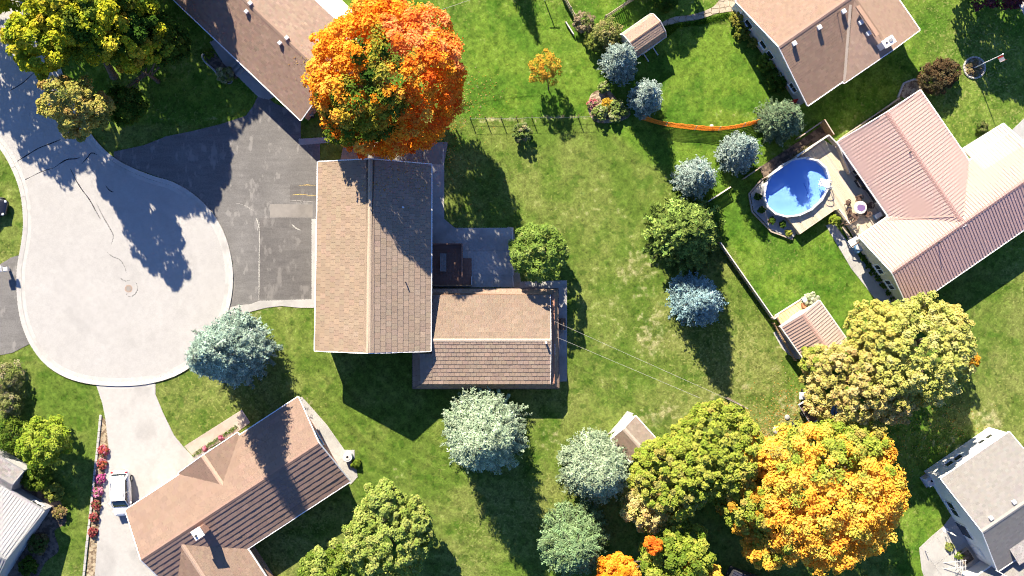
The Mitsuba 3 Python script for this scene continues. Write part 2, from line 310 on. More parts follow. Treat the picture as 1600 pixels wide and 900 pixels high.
def ridge_mesh(a, b, pls, w=.2, t=.055):
    """cap over a ridge or hip from a to b, lying on the two planes"""
    a, b = np.asarray(a, float), np.asarray(b, float); d = (b - a)[:2] / np.linalg.norm((b - a)[:2]); s = np.array([-d[1], d[0]]); V = []
    for p in (a, b):
        for sg in (-1, 0, 1):
            q = p[:2] + s * w * sg
            zz = p[2] + t if sg == 0 else min(pl.z(q) for pl in pls) + t * .9
            V.append([*q, zz])
    V = np.array(V); lo = V.copy(); lo[:, 2] -= t + .05
    v = np.vstack([V, lo]); f = [[0,1,4],[0,4,3],[1,2,5],[1,5,4],[6,10,7],[6,9,10],[7,11,8],[7,10,11],[0,3,9],[0,9,6],[2,8,11],[2,11,5],[0,6,7],[0,7,1],[1,7,8],[1,8,2],[3,4,10],[3,10,9],[4,5,11],[4,11,10]]
    m = trimesh.Trimesh(v, f, process=False); m.fix_normals(); return m
def edge_bar(a, b, w=.11, h=.15, up=.03):
    a, b = np.asarray(a, float).copy(), np.asarray(b, float).copy(); a[2] += up - h/2; b[2] += up - h/2; return bar(a, b, w, h)
def wall_strip(pts, zbot, ztops, th=.2):
    return None
def gable(root, A, B, C, D, hr, over=.4, rake=.3, style='shingle', cols=None, wallm='m_brick', trim='m_white', R=None, name='roof', sides=(0, 1), trim_w=.11, ridge_col=None, **kw):
    """Gabled block on the eave corners A-B (first eave) and D-C (second eave), all at one height; ridge runs from AD to BC at height hr."""
    A, B, C, D = (np.asarray(q, float) for q in (A, B, C, D))
    R1, R2 = (A + D) / 2, (B + C) / 2; R1[2] = R2[2] = hr
    if R is not None: R1, R2 = R
    p1, p2 = Plane(A, B, R2), Plane(D, C, R1)
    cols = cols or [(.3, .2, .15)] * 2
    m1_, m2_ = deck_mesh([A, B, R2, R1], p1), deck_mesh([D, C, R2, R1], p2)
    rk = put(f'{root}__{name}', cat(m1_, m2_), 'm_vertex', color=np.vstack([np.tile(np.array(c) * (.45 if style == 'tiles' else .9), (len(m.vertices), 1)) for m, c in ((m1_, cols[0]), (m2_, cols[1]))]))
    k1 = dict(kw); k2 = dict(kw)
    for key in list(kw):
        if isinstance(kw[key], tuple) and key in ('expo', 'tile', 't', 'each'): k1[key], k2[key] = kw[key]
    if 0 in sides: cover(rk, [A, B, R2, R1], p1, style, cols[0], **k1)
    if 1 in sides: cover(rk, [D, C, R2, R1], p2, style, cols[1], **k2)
    rc = ridge_col or tuple(np.mean(cols, 0))
    rm = ridge_mesh(R1, R2, (p1, p2)); put(f'{rk}__ridge_cap', rm, 'm_vertex', color=np.tile(rc, (len(rm.vertices), 1)))
    out = lambda a, b: 0
    for nm, a, b in (('gutter', A, B), ('gutter', D, C)):
        o = ((a + b) / 2 - (R1 + R2) / 2); o[2] = 0; o = o / np.linalg.norm(o) * .05
        put(f'{rk}__{nm}', edge_bar(a + o, b + o, trim_w), trim)
    for a, b, r in ((A, D, R1), (B, C, R2)):
        o = (r - (R1 + R2) / 2); o[2] = 0; o = o / np.linalg.norm(o) * .04
        put(f'{rk}__rake_board', cat(edge_bar(a + o, r + o, trim_w * .8), edge_bar(r + o, b + o, trim_w * .8)), trim)
    # walls: one mesh, gable ends rising to the ridge
    ax = (B - A) / np.linalg.norm(B - A); ay = (D - A) / np.linalg.norm(D - A)
    a, b, c, d = A + ax*rake + ay*over, B - ax*rake + ay*over, C - ax*rake - ay*over, D + ax*rake - ay*over
    m1, m2 = (a + d) / 2, (b + c) / 2
    zt = lambda q: np.minimum(p1.z(q), p2.z(q)) - .17
    half1, half2 = Polygon([q[:2] for q in (a, b, m2, m1)]), Polygon([q[:2] for q in (d, c, m2, m1)])
    WALLS.setdefault(root, []).append(unary_union([half1.buffer(0), half2.buffer(0)]).buffer(0))
    wk = put(f'{root}__wall', cat(solid(half1, zt, -.1), solid(half2, zt, -.1)), wallm)
    return dict(A=a, B=b, C=c, D=d, R1=R1, R2=R2, p1=p1, p2=p2, roof=rk, wall=wk, eA=A, eB=B, eC=C, eD=D, ax=ax, ay=ay)
WALLS = {}
def outward(root, c, n):
    k = root.split('__')[0]
    return -n if any(w.contains(Point(*(c + n * .08))) for w in WALLS.get(k, [])) else n
def window(root, a, b, t, z0, w, h, name='window', pane='m_glass', frame='m_white', mull=1):
    """Window set on the wall line a-b (outside is to the right of a->b), its middle t metres along, sill at z0."""
    a, b = np.asarray(a, float)[:2], np.asarray(b, float)[:2]; d = (b - a) / np.linalg.norm(b - a); n = np.array([d[1], -d[0]]); c = a + d * t; n = outward(root, c, n)
    def piece(u0, u1, v0, v1, o0, o1):
        q = [c + d*u + n*o for u, o in ((u0, o0), (u1, o0), (u1, o1), (u0, o1))]; return solid(Polygon(q), v1, v0)
    f = .07; ms = [piece(-w/2-f, w/2+f, z0-f, z0, 0.002, .06), piece(-w/2-f, w/2+f, z0+h, z0+h+f, 0.002, .05), piece(-w/2-f, -w/2, z0, z0+h, .002, .05), piece(w/2, w/2+f, z0, z0+h, .002, .05)]
    for i in range(mull): x = -w/2 + w*(i+1)/(mull+1); ms.append(piece(x-.03, x+.03, z0, z0+h, .002, .05))
    k = put(f'{root}__{name}', cat(ms), frame); put(f'{k}__pane', piece(-w/2, w/2, z0, z0+h, .003, .02), pane); put(f'{k}__sill', piece(-w/2-.12, w/2+.12, z0-f-.05, z0-f-.002, .004, .12), frame)
    return k
def door(root, a, b, t, w=.95, h=2.05, m='m_offwhite', z0=.1):
    a, b = np.asarray(a, float)[:2], np.asarray(b, float)[:2]; d = (b - a) / np.linalg.norm(b - a); n = np.array([d[1], -d[0]]); c = a + d * t; n = outward(root, c, n)
    def piece(u0, u1, v0, v1, o0, o1):
        q = [c + d*u + n*o for u, o in ((u0, o0), (u1, o0), (u1, o1), (u0, o1))]; return solid(Polygon(q), v1, v0)
    k = put(f'{root}__door', piece(-w/2, w/2, z0, z0+h, .002, .05), m)
    put(f'{k}__frame', cat(piece(-w/2-.08, -w/2-.002, z0, z0+h+.08, .002, .07), piece(w/2+.002, w/2+.08, z0, z0+h+.08, .002, .07), piece(-w/2-.002, w/2+.002, z0+h+.002, z0+h+.08, .002, .07)), 'm_white')
    put(f'{k}__handle', piece(w/2-.14, w/2-.06, z0+1.0, z0+1.05, .052, .11), 'm_steel')
    return k
def on_plane(pl, px, py, zguess):
    """world point on a roof plane seen at a photograph pixel"""
    z = zguess
    for _ in range(20): w = W2(px, py, z); z = float(pl.z(w))
    return np.array([*W2(px, py, z), z])
def roof_vent(root, pl, px, py, zg, s=.36, h=.32, ang=0, m='m_galv'):
    w = on_plane(pl, px, py, zg); k = put(f'{root}__roof_vent', cat(box(w + [0, 0, h*.35], (s*.8, s*.8, h*.9), ang), box(w + [0, 0, h*.86], (s, s, h*.25), ang, .03)), m); return k
def roof_pipe(root, pl, px, py, zg, r=.05, h=.45, m='m_darkgrey'):
    w = on_plane(pl, px, py, zg); put(f'{root}__vent_pipe', cyl(w - [0, 0, .1], r, h + .1, 10), m)
mat('m_dummy', (.5, .5, .5))
scene.pop('m_dummy')
scene['m_metal_roof'] = {'type': 'twosided', 'b': {'type': 'principled', 'base_color': {'type': 'mesh_attribute', 'name': 'vertex_color'}, 'roughness': 0.5, 'specular': 0.4}}
# ---------------------------------------------------------------- setting: ground, road, drives, paths
struct('lawn', solid(sbox(-700, -700, 700, 700), 0.0, -1.0), 'm_lawn', 'mown green lawns with dry straw patches')
L_KERB = [(-70, 150), (-30, 200), (0, 232), (18, 262), (32, 300), (37, 345), (34, 380), (28, 415), (27, 455), (33, 500), (49, 540), (75, 572), (110, 592), (150, 601), (195, 603), (235, 599), (275, 587), (310, 564), (338, 530), (356, 490),
          (364, 450), (363, 410), (353, 370), (334, 335), (306, 306), (272, 285), (240, 275), (209, 263), (181, 248), (158, 228), (138, 202), (118, 165), (100, 120), (86, 70), (77, 20), (72, -80)]
kerb_line = smooth_pts(L_KERB, 5)
outer = Polygon([W2(*q) for q in list(kerb_line) + [(-20, -150), (-160, -150), (-160, 60)]]).buffer(0)
gut_out = outer.buffer(-.42); road_pg = outer.buffer(-.78)
struct('road', solid(road_pg, .02, -.2), 'm_road', 'pale sun-bleached turning circle of worn asphalt')
struct('gutter', solid(gut_out.difference(road_pg), .03, -.2), 'm_kerb', 'flat concrete gutter round the turning circle')
# kerb as cast lengths with open joints
ring = outer.difference(gut_out); cl = LineString([W2(*q) for q in kerb_line]); kk = 0
kb = struct('kerb', solid(outer.buffer(-.03).difference(outer.buffer(-.39)), .04, -.2), 'm_kerb', 'low concrete kerb ring round the turning circle')
s = 0.0
while s < cl.length:
    e = min(s + 3.0, cl.length); p, q = cl.interpolate(s), cl.interpolate(e); mid = LineString([cl.interpolate(x) for x in np.linspace(s + .012, e - .012, 7)])
    if mid.length > .3:
        g = mid.buffer(.41, cap_style=2, join_style=1).intersection(outer)
        g = max(getattr(g, 'geoms', [g]), key=lambda x: x.area)
        dist = lambda w: np.array([outer.exterior.distance(Point(*x)) for x in w])
        put(f'{kb}__segment', solid(g, lambda w: .05 + .085 * np.clip(1 - (dist(w) - .12) / .3, 0, 1), .0), 'm_kerb')
    s = e
# tar-sealed cracks, manhole
def ribbon(pts, w, z, m=None, n=5, taper=True):
    p = np.array([W2(*q) for q in smooth_pts(pts, n)]); d = np.gradient(p, axis=0); d /= np.linalg.norm(d, axis=1, keepdims=True); nn = np.c_[-d[:, 1], d[:, 0]]
    ww = w * (.5 + .9 * meshkit.noise(np.c_[p * 2.3, np.full(len(p), 3.)], 4)) * (np.minimum(1, .25 + 3 * np.minimum(np.linspace(0, 1, len(p)), np.linspace(1, 0, len(p)))) if taper else 1)
    l, r = p + nn * ww[:, None] / 2, p - nn * ww[:, None] / 2; m_ = len(p); v = np.vstack([np.c_[l, np.full(m_, z)], np.c_[r, np.full(m_, z)]]); i = np.arange(m_ - 1)
    f = np.vstack([np.c_[i, i + m_, i + 1], np.c_[i + 1, i + m_, i + 1 + m_]]); b = v.copy(); b[:, 2] -= .012
    f2 = f[:, ::-1] + 2 * m_; sd = np.vstack([np.c_[i, i+1, i+1+2*m_], np.c_[i, i+1+2*m_, i+2*m_], np.c_[i+m_, i+1+3*m_, i+1+m_], np.c_[i+m_, i+3*m_, i+1+3*m_]])
    return trimesh.Trimesh(np.vstack([v, b]), np.vstack([f, f2, sd]), process=False)
for pts, w in (([(28, 287), (45, 278), (66, 268), (85, 262)], .10), ([(85, 262), (103, 250), (118, 248), (126, 246)], .18), ([(18, 258), (40, 244), (60, 232), (80, 224), (95, 218)], .17), ([(127, 257), (137, 246), (143, 239), (152, 242)], .14),
               ([(110, 263), (118, 280), (128, 296), (140, 312), (150, 330), (158, 344)], .14), ([(151, 318), (160, 336), (169, 352), (177, 368), (174, 382)], .10), ([(8, 55), (20, 72), (32, 92)], .16), ([(15, 142), (35, 130), (55, 112)], .13),
               ([(167, 394), (176, 401), (186, 405), (193, 413), (198, 426)], .07), ([(187, 434), (195, 439), (204, 438)], .06), ([(211, 440), (215, 448), (213, 457), (206, 463), (199, 462), (199, 455)], .07), ([(165, 290), (172, 298), (178, 300)], .18)):
    put('road__crack_seal', ribbon(pts, w * .62, .026), 'm_tar')
mh = thing('manhole_cover', 'small rusty round manhole cover inside the curled crack on the turning circle', 'manhole cover')
c0 = W(201, 451, .02); put(f'{mh}__ring', trimesh.creation.annulus(.30, .36, .05, sections=40).apply_translation(c0 + [0, 0, -.012]), 'm_rust'); put(f'{mh}__lid', cyl(c0 - [0, 0, .02], .295, .036, 40), 'm_pad')
put(f'{mh}__knob', cat([box(c0 + [.18*math.cos(a), .18*math.sin(a), .018], (.05, .05, .012)) for a in np.arange(6)*math.pi/3]), 'm_rust')

# drives
drive = poly([(178, 247), (205, 261), (240, 274), (272, 284), (306, 305), (334, 334), (353, 369), (364, 410), (365, 450), (358, 482), (400, 474), (488, 468), (488, 345), (500, 345), (500, 222), (470, 218), (470, 180), (455, 172), (430, 162), (418, 152), (402, 152), (396, 165), (384, 181), (345, 194), (300, 205), (260, 213), (225, 227), (178, 237)]).difference(outer.buffer(-.005))
dv = struct('driveway', solid(drive, .035, -.2), 'm_asphalt', 'wide worn grey asphalt driveway in front of the brown house')
put(f'{dv}__patch', solid(poly([(405, 341), (487, 341), (487, 466), (460, 467), (406, 468)]), .039, .0), 'm_asphalt_patch')
put(f'{dv}__patch', solid(poly([(453, 288), (494, 288), (494, 316), (453, 316)]), .039, .0), 'm_asphalt_patch')
for pts, w in (([(405, 345), (405.5, 375), (405, 410), (405, 440), (404.5, 470)], .13), ([(456, 305), (470, 303.5), (482, 305), (495, 305)], .08), ([(466, 290), (480, 289), (494, 290)], .07), ([(400, 340), (404, 352), (402, 360)], .25), ([(456, 350), (462, 356), (470, 360)], .18), ([(452, 313), (470, 314), (494, 315)], .06), ([(368, 318), (380, 320), (398, 330)], .07)):
    put(f'{dv}__crack', ribbon(pts, w * .6, .043), 'm_yellow' if 288 < pts[0][1] < 306 and pts[0][0] > 450 else 'm_light_crack')
apron = poly([(357, 481), (372, 477), (392, 475), (405, 470), (440, 469), (487, 467.5), (487, 342), (500, 342), (500, 481), (470, 481), (440, 478), (415, 481), (392, 487), (372, 491), (350, 505)]).difference(outer.buffer(-.005))
struct('apron', solid(apron, .05, -.2), 'm_concrete_bright', 'white concrete apron strip along the garage and lower edge of the driveway')
struct('pad', solid(poly([(422, 319), (489, 319.5), (489, 340), (422, 340)]), .052, -.1), 'm_pad', 'brown-grey concrete slab strip across the driveway')
struct('driveway', solid(poly([(-80, 430), (0, 413), (18, 402), (29, 399), (28, 460), (35, 505), (47, 537), (20, 551), (0, 555), (-80, 565)]).difference(outer.buffer(-.005)), .035, -.2), 'm_asphalt', 'grey asphalt driveway end on the far side of the turning circle')
dE = poly([(150, 600), (195, 603), (236, 598), (243, 600), (243, 616), (255, 645), (272, 680), (286, 697), (302, 714), (330, 700), (330, 800), (300, 930), (146, 930), (152, 850), (160, 765), (170, 700), (165, 655), (160, 630)]).difference(outer.buffer(-.005))
struct('driveway', solid(dE, .04, -.2), 'm_concrete_bright', 'white concrete driveway with a white car beside the flower strip')
struct('flower_bed', solid(poly([(160, 652), (165, 656), (170, 698), (160, 766), (152, 850), (146, 930), (132, 930), (140, 850), (148, 770), (155, 700)]), .025, -.1), 'm_mulch', 'narrow mulch strip of red flowers along the white driveway')
e0 = [(157.5, 648), (152, 705), (144.5, 775), (136, 850), (128, 930)]; eb = struct('edging', ribbon(e0, .06, .05, taper=False), 'm_concrete', 'pale stone edging between lawn and flower strip')
for i in range(26):
    f = lambda t: np.array([np.interp(t, np.linspace(0, 1, 5), [q[0] for q in e0]), np.interp(t, np.linspace(0, 1, 5), [q[1] for q in e0])])
    a, b = f(i / 26 + .002), f((i + 1) / 26 - .002); put(f'{eb}__stone', bar(W(*a, .07), W(*b, .07), .22 + rng.uniform(-.02, .02), .16 + rng.uniform(0, .02)), 'm_concrete_bright')
struct('path', solid(poly([(288, 697), (378, 640), (391, 660), (371, 675), (303, 714)]).difference(dE.buffer(.005)), .045, -.1), 'm_beige', 'beige concrete path to the porch of the lower left house')
struct('walkway', solid(poly([(462, 622), (472, 620), (490, 640), (511, 664), (535, 698), (556, 728), (559, 745), (548, 757), (500, 720), (466, 660)]), .04, -.1), 'm_concrete_bright', 'bright white concrete walkway beside the gable of the lower left house')
# slabs round the main house
pt = struct('patio', solid(poly([(668, 232), (694, 232), (694, 342), (711, 356), (801, 356), (804, 449), (668, 449)]), .02, -.2), 'm_concrete_grey', 'shaded grey concrete patio behind the brown house')
def slab(key, pts, z=.055, m='m_concrete_grey', gap=.012):
    put(f'{key}__slab', solid(poly(pts).buffer(-gap, join_style=2), z + rng.uniform(-.003, .003), .0), m)
for q in ([(668, 232), (694, 232), (694, 270), (668, 270)], [(668, 270), (694, 270), (694, 308), (668, 308)], [(668, 308), (694, 308), (694, 342), (698, 346), (668, 346)], [(668, 346), (698, 346), (711, 356), (740, 356), (740, 391), (668, 391)], [(668, 391), (740, 391), (740, 449), (668, 449)],
          [(740, 356), (801, 356), (802, 391), (740, 391)], [(740, 391), (802, 391), (803, 430), (740, 430)], [(740, 430), (803, 430), (804, 449), (740, 449)]): slab(pt, q)
w2 = struct('walkway', solid(poly([(812, 440), (886, 438), (886, 596), (866, 596), (866, 452), (812, 452)]), .02, -.2), 'm_concrete_grey', 'grey concrete walkway round the end of the flat wing')
for q in ([(812, 440), (849, 439), (849, 452), (812, 452)], [(849, 439), (886, 438), (886, 480), (866, 480), (866, 452), (849, 452)], [(866, 480), (886, 480), (886, 520), (866, 520)], [(866, 520), (886, 520), (886, 558), (866, 558)], [(866, 558), (886, 558), (886, 596), (866, 596)]): slab(w2, q)
struct('gravel_strip', solid(poly([(794, 356), (801, 356.5), (806, 400), (814, 449), (804, 449), (802, 400)]).buffer(.1), .03, -.1), 'm_flag', 'pale gravel strip between patio and round bush')
w3 = struct('walkway', solid(poly([(538, 222), (700, 222), (694, 256), (668, 262), (530, 258)]), .03, -.2), 'm_pad', 'brownish concrete walk between two houses under the orange maple')
for i in range(5): slab(w3, [(538 + i*31, 223), (538 + i*31 + 31, 223), (536 + i*31 + 31, 257), (536 + i*31, 257)], .06, 'm_pad')
w4 = struct('walkway', solid(poly([(328, 66), (338, 62), (432, 150), (420, 156), (404, 152), (370, 118), (350, 100)]), .12, -.1), 'm_concrete', 'shaded concrete walk with steps along the upper left house')
for i in range(3):
    a, b = (358 + i*5.5, 108 + i*5.2), (372 + i*5.5, 95 + i*5.2); put(f'{w4}__step', bar(W(*a, .18), W(*b, .18), .26, .16 + .02 * i), 'm_concrete')
struct('garden_bed', solid(poly([(318, 86), (330, 78), (352, 100), (372, 122), (352, 126), (336, 112)]), .05, -.1), 'm_dirt', 'dark planting bed in the shade beside the concrete walk')
kb2 = struct('edging', tube([W(*q, .06) for q in smooth_pts([(326, 79), (316, 86), (320, 96), (333, 108), (343, 120)], 4)], .09, 8), 'm_concrete', 'curved concrete edging round the shaded planting bed')
struct('sidewalk', solid(poly([(467, 217), (534, 213), (536, 221), (467, 227)]), .05, -.1), 'm_concrete', 'short shaded concrete strip between driveway and grass corner')
fl = struct('stone_path', solid(poly(smooth_pts([(1034, 36), (1052, 27), (1085, 22), (1112, 12), (1124, -2), (1132, -30), (1168, -30), (1162, 2), (1152, 16), (1140, 18), (1118, 22), (1090, 31), (1060, 35), (1040, 41)], 4, True)), .02, -.1), 'm_mulch', 'winding tan flagstone path to the small gambrel shed')
pp = poly(smooth_pts([(1034, 36), (1052, 27), (1085, 22), (1112, 12), (1124, -2), (1132, -30), (1168, -30), (1162, 2), (1152, 16), (1140, 18), (1118, 22), (1090, 31), (1060, 35), (1040, 41)], 4, True))
from scipy.spatial import Voronoi
x0, y0, x1, y1 = pp.bounds; g = np.array([(x, y) for x in np.arange(x0-1, x1+1, .62) for y in np.arange(y0-1, y1+1, .62)]) + rng.uniform(-.2, .2, (int(len(np.arange(x0-1, x1+1, .62))*len(np.arange(y0-1, y1+1, .62))), 2))
vo = Voronoi(g)
for r in vo.point_region:
    reg = vo.regions[r]
    if -1 in reg or not reg: continue
    q = Polygon(vo.vertices[reg]).buffer(-.035, join_style=1).intersection(pp)
    if q.is_empty or q.area < .05 or q.geom_type != 'Polygon': continue
    put(f'{fl}__flagstone', solid(q.simplify(.02), .05 + rng.uniform(-.01, .01), .0), 'm_flag')
struct('driveway', solid(poly([(1572, 212), (1600, 185), (1680, 150), (1680, 300), (1600, 262)]), .035, -.1), 'm_concrete_grey', 'grey concrete driveway corner at the right beyond the metal-roofed house')
struct('driveway', solid(poly([(1583, -10), (1600, 24), (1660, 80), (1660, -60), (1583, -60)]), .035, -.1), 'm_concrete_bright', 'white concrete driveway corner at the upper right')
pD = struct('path', solid(poly([(1290, 352), (1303, 349), (1345, 405), (1392, 455), (1400, 478), (1368, 468), (1330, 420)]), .02, -.1), 'm_concrete', 'white concrete path below the pool deck stairs')
ln0 = [(1290, 352), (1330, 420), (1368, 468)]; ln1 = [(1303, 349), (1345, 405), (1400, 470)]
for i in range(9):
    L = lambda ln, t: (np.interp(t, [0, .55, 1], [q[0] for q in ln]), np.interp(t, [0, .55, 1], [q[1] for q in ln]))
    slab(pD, [L(ln0, i/9), L(ln1, i/9), L(ln1, (i+1)/9), L(ln0, (i+1)/9)], .05, 'm_concrete_bright', .01)
pF = struct('patio', solid(poly([(1436, 856), (1455, 838), (1474, 822), (1486, 806), (1525, 850), (1566, 884), (1545, 905), (1500, 920), (1455, 940), (1440, 890)]), .02, -.1), 'm_concrete', 'white concrete patio beside the grey-roofed house')
for i in range(4):
    for j in range(3):
        u = lambda a, b: (1436 + 23*a + 20*b + 4, 857 - 18*a + 27*b)
        q = poly([u(i, j), u(i+1, j), u(i+1, j+1), u(i, j+1)]).buffer(-.015).intersection(poly([(1436, 856), (1455, 838), (1474, 822), (1486, 806), (1525, 850), (1566, 884), (1545, 905), (1500, 920), (1455, 940), (1440, 890)]).buffer(-.02))
        if not q.is_empty and q.area > .3 and q.geom_type == 'Polygon': put(f'{pF}__slab', solid(q, .05, .0), 'm_concrete_bright')
gb = struct('garden_bed', solid(poly([(1404, 150), (1412, 130), (1428, 124), (1442, 128), (1440, 143), (1420, 156)]), .04, -.1), 'm_mulch', 'small mulched bed at the peak of the metal-roofed house')
put(f'{gb}__edging', cat([bar(W(*a, .12), W(*b, .12), .16, .26) for a, b in (((1403, 152), (1412, 130)), ((1412, 130), (1428, 124)), ((1428, 124), (1441, 127)))]), 'm_concrete_grey')
struct('garden_bed', solid(poly([(1312, 216), (1340, 196), (1400, 158), (1406, 152), (1410, 158), (1380, 182), (1320, 222)]), .03, -.1), 'm_mulch', 'long dry planting strip under the eave of the metal-roofed house')
struct('garden_bed', solid(poly(smooth_pts([(922, 150), (934, 141), (950, 140), (968, 160), (985, 175), (978, 186), (955, 192), (930, 190), (919, 172)], 4, True)), .03, -.1), 'm_mulch', 'mulched flower bed at the corner of the back yards')
struct('garden_bed', solid(poly([(1186, 262), (1240, 226), (1284, 196), (1300, 214), (1288, 216), (1240, 246), (1194, 280)]), .025, -.1), 'm_dirt', 'bare dirt strip between spruce and pool fence')
struct('garden_bed', solid(poly(smooth_pts([(-20, 700), (30, 740), (70, 770), (92, 780), (104, 815), (85, 830), (92, 860), (70, 880), (40, 930), (-20, 930)], 4, True)), .02, -.1), 'm_dirt', 'overgrown dirt bed beside the grey ribbed-roof building')
struct('garden_bed', solid(poly([(1208, 520), (1222, 512), (1254, 562), (1240, 560), (1222, 545)]), .03, -.1), 'm_concrete', 'pale slab strip beside the pink-roofed shed')
gf = struct('garden_bed', solid(Point(*W2(1522, 106)).buffer(14/16*1.05), .05, -.1), 'm_mulch', 'round mulched bed at the foot of the flagpole')
for i in range(22):
    a = i/22*2*math.pi; c = W2(1522, 106) + np.array([math.cos(a), math.sin(a)])*1.02; put(f'{gf}__stone', box([*c, .06], (.26, .17, .2), math.degrees(a)+90+rng.uniform(-8, 8), .04), 'm_stone')
# ---------------------------------------------------------------- houses
TAN, TAN_D = (0.341, 0.260, 0.190), (0.280, 0.213, 0.167)
# A: the brown house in the middle, gabled block and flat wing with a skirt roof
hA = thing('house', 'large brown house in the middle with a north-south ridge and lower skirted wing', 'house')
he, hr = 4.0, 6.75
A = gable(hA, W(497, 253, he), W(492, 548, he), W(673, 548.5, he), W(674, 257, he), hr, style='tiles', cols=[(.265, .198, .145), (.275, .212, .165)], expo=.47, tile=.52, t=.045, var=.05, wallm='m_brick', ridge_col=(0.389, 0.312, 0.235), stain=.06, gap=.02)
roof_pipe(hA, A['p2'], 630, 324, 5.4, .09, .3, 'm_white'); roof_pipe(hA, A['p2'], 634, 441, 5.4, .05, .5, 'm_black')
def garage(root, a, b, t, w, h=2.3):
    a, b = np.asarray(a, float)[:2], np.asarray(b, float)[:2]; d = (b - a) / np.linalg.norm(b - a); n = outward(root, a + d * t, np.array([d[1], -d[0]])); c = a + d * t
    P_ = lambda u0, u1, v0, v1, o0, o1: solid(Polygon([c + d*u + n*o for u, o in ((u0, o0), (u1, o0), (u1, o1), (u0, o1))]), v1, v0)
    k = put(f'{root}__garage_door', P_(-w/2, w/2, .06, h, .002, .03), 'm_offwhite')
    for i in range(4): put(f'{k}__panel', cat([P_(-w/2 + .06 + j*(w-.12)/4 + .05, -w/2 + .06 + (j+1)*(w-.12)/4 - .05, .1 + i*h/4, h/4 - .06 + i*h/4, .031, .05) for j in range(4)]), 'm_offwhite')
garage(hA, A['A'], A['B'], 8.2, 4.9); door(hA, A['A'], A['B'], 4.2); window(hA, A['A'], A['B'], 14.5, .9, 2.2, 1.3); window(hA, A['A'], A['B'], 1.8, 1.0, 1.5, 1.1)
window(hA, A['C'], A['D'], 12.5, 1.0, 1.4, 1.1); door(hA, A['C'], A['D'], 8.3, m='m_brown'); window(hA, A['B'], A['C'], 4.0, 1.0, 1.5, 1.1)
# wing: skirt all round, shallow gable on top
zo, zi, zr = 1.8, 2.65, 3.75
O = [W(645, 607, zo), W(873, 607, zo), W(872, 451, zo), W(645, 452, zo)]
I = [W(657, 600, zi), W(860, 600, zi), W(860, 461, zi), W(657, 461, zi)]
for k, (a, b, c, d) in enumerate([(0, 1, 1, 0), (1, 2, 2, 1), (2, 3, 3, 2), (3, 0, 0, 3)]):
    pl = Plane(O[a], O[b], I[c]); P3 = [O[a], O[b], I[c], I[d]]
    rk = put(f'{hA}__skirt_roof', deck_mesh(P3, pl, .14), 'm_brown'); cover(rk, P3, pl, 'tiles', (0.256, 0.189, 0.147), expo=.3, tile=.52, t=.03, var=.06, gap=.02)
    put(f'{rk}__gutter', edge_bar(O[a], O[b], .12, .14), 'm_fascia_brown')
for a in range(4): put(f'{hA}__skirt_hip', bar(O[a] + [0, 0, .03], I[a] + [0, 0, .03], .14, .06), 'm_fascia_brown')
ez = zi + .05
E_ = [W(676, 461, ez), W(860, 461, ez), W(860, 600, ez), W(657, 600, ez)]
r1, r2 = np.array([E_[0][0], (E_[0][1] + E_[3][1]) / 2, zr]), np.array([E_[1][0], (E_[1][1] + E_[2][1]) / 2, zr])
p1, p2 = Plane(E_[0], E_[1], r2), Plane(E_[3], E_[2], r2)
def on2(pl, x, y): return np.array([x, y, float(pl.z(np.array([x, y])))])
yb = W2(0, 553, 3.8)[1]; lowL = [on2(p2, E_[3][0], yb), on2(p2, r1[0] - .012, yb), on2(p2, r1[0] - .012, E_[3][1]), E_[3]]; lowR = [r1, r2, E_[2], on2(p2, r1[0], E_[3][1])]
rk = put(f'{hA}__wing_roof', cat(deck_mesh([E_[0], E_[1], r2, r1], p1, .12), deck_mesh(lowL, p2, .12), deck_mesh(lowR, p2, .12)), 'm_rust')
cover(rk, [E_[0], E_[1], r2, r1], p1, 'tiles', (.235, .178, .136), expo=.40, tile=.52, t=.04, var=.05, gap=.03, stain=.06)
for q in (lowR, lowL): cover(rk, q, p2, 'tiles', (.265, .20, .16), expo=.37, tile=.52, t=.05, var=.06, gap=.03, stain=.06)
rm = ridge_mesh(r1, r2, (p1, p2), .14, .07); put(f'{rk}__ridge_cap', rm, 'm_vertex', color=np.tile((.45, .37, .30), (len(rm.vertices), 1)))
put(f'{rk}__rake_board', cat(edge_bar(E_[1], r2, .09, .2), edge_bar(r2, E_[2], .09, .2)), 'm_offwhite')
gab = Polygon([E_[1][:2] - [.12, 0], r2[:2] - [.12, 0], E_[2][:2] - [.12, 0], E_[2][:2] - [.3, 0], r2[:2] - [.3, 0], E_[1][:2] - [.3, 0]])
put(f'{hA}__gable_end', solid(gab, lambda q: np.minimum(p1.z(q), p2.z(q)) - .13, 2.4), 'm_siding_tan')
roof_pipe(hA, p2, 853, 535, 3.7, .10, .55, 'm_white')
wp = Polygon([W2(671, 598, zo), W2(866, 598, zo), W2(866, 460, zo), W2(671, 460, zo)]); wk = put(f'{hA}__wing_wall', solid(wp, 2.5, -.1), 'm_brick')
WALLS[hA].append(wp); wc = np.array(wp.exterior.coords)[:4]
window(hA, wc[0], wc[1], 4, .9, 1.8, 1.2); window(hA, wc[0], wc[1], 8.5, .9, 1.4, 1.2); window(hA, wc[2], wc[3], 4.5, .9, 2.0, 1.4); door(hA, wc[1], wc[2], 3.2, m='m_brown')
put(f'{hA}__meter_box', box([*W2(879, 506), .5], (.5, 1.1, .9)), 'm_brown')

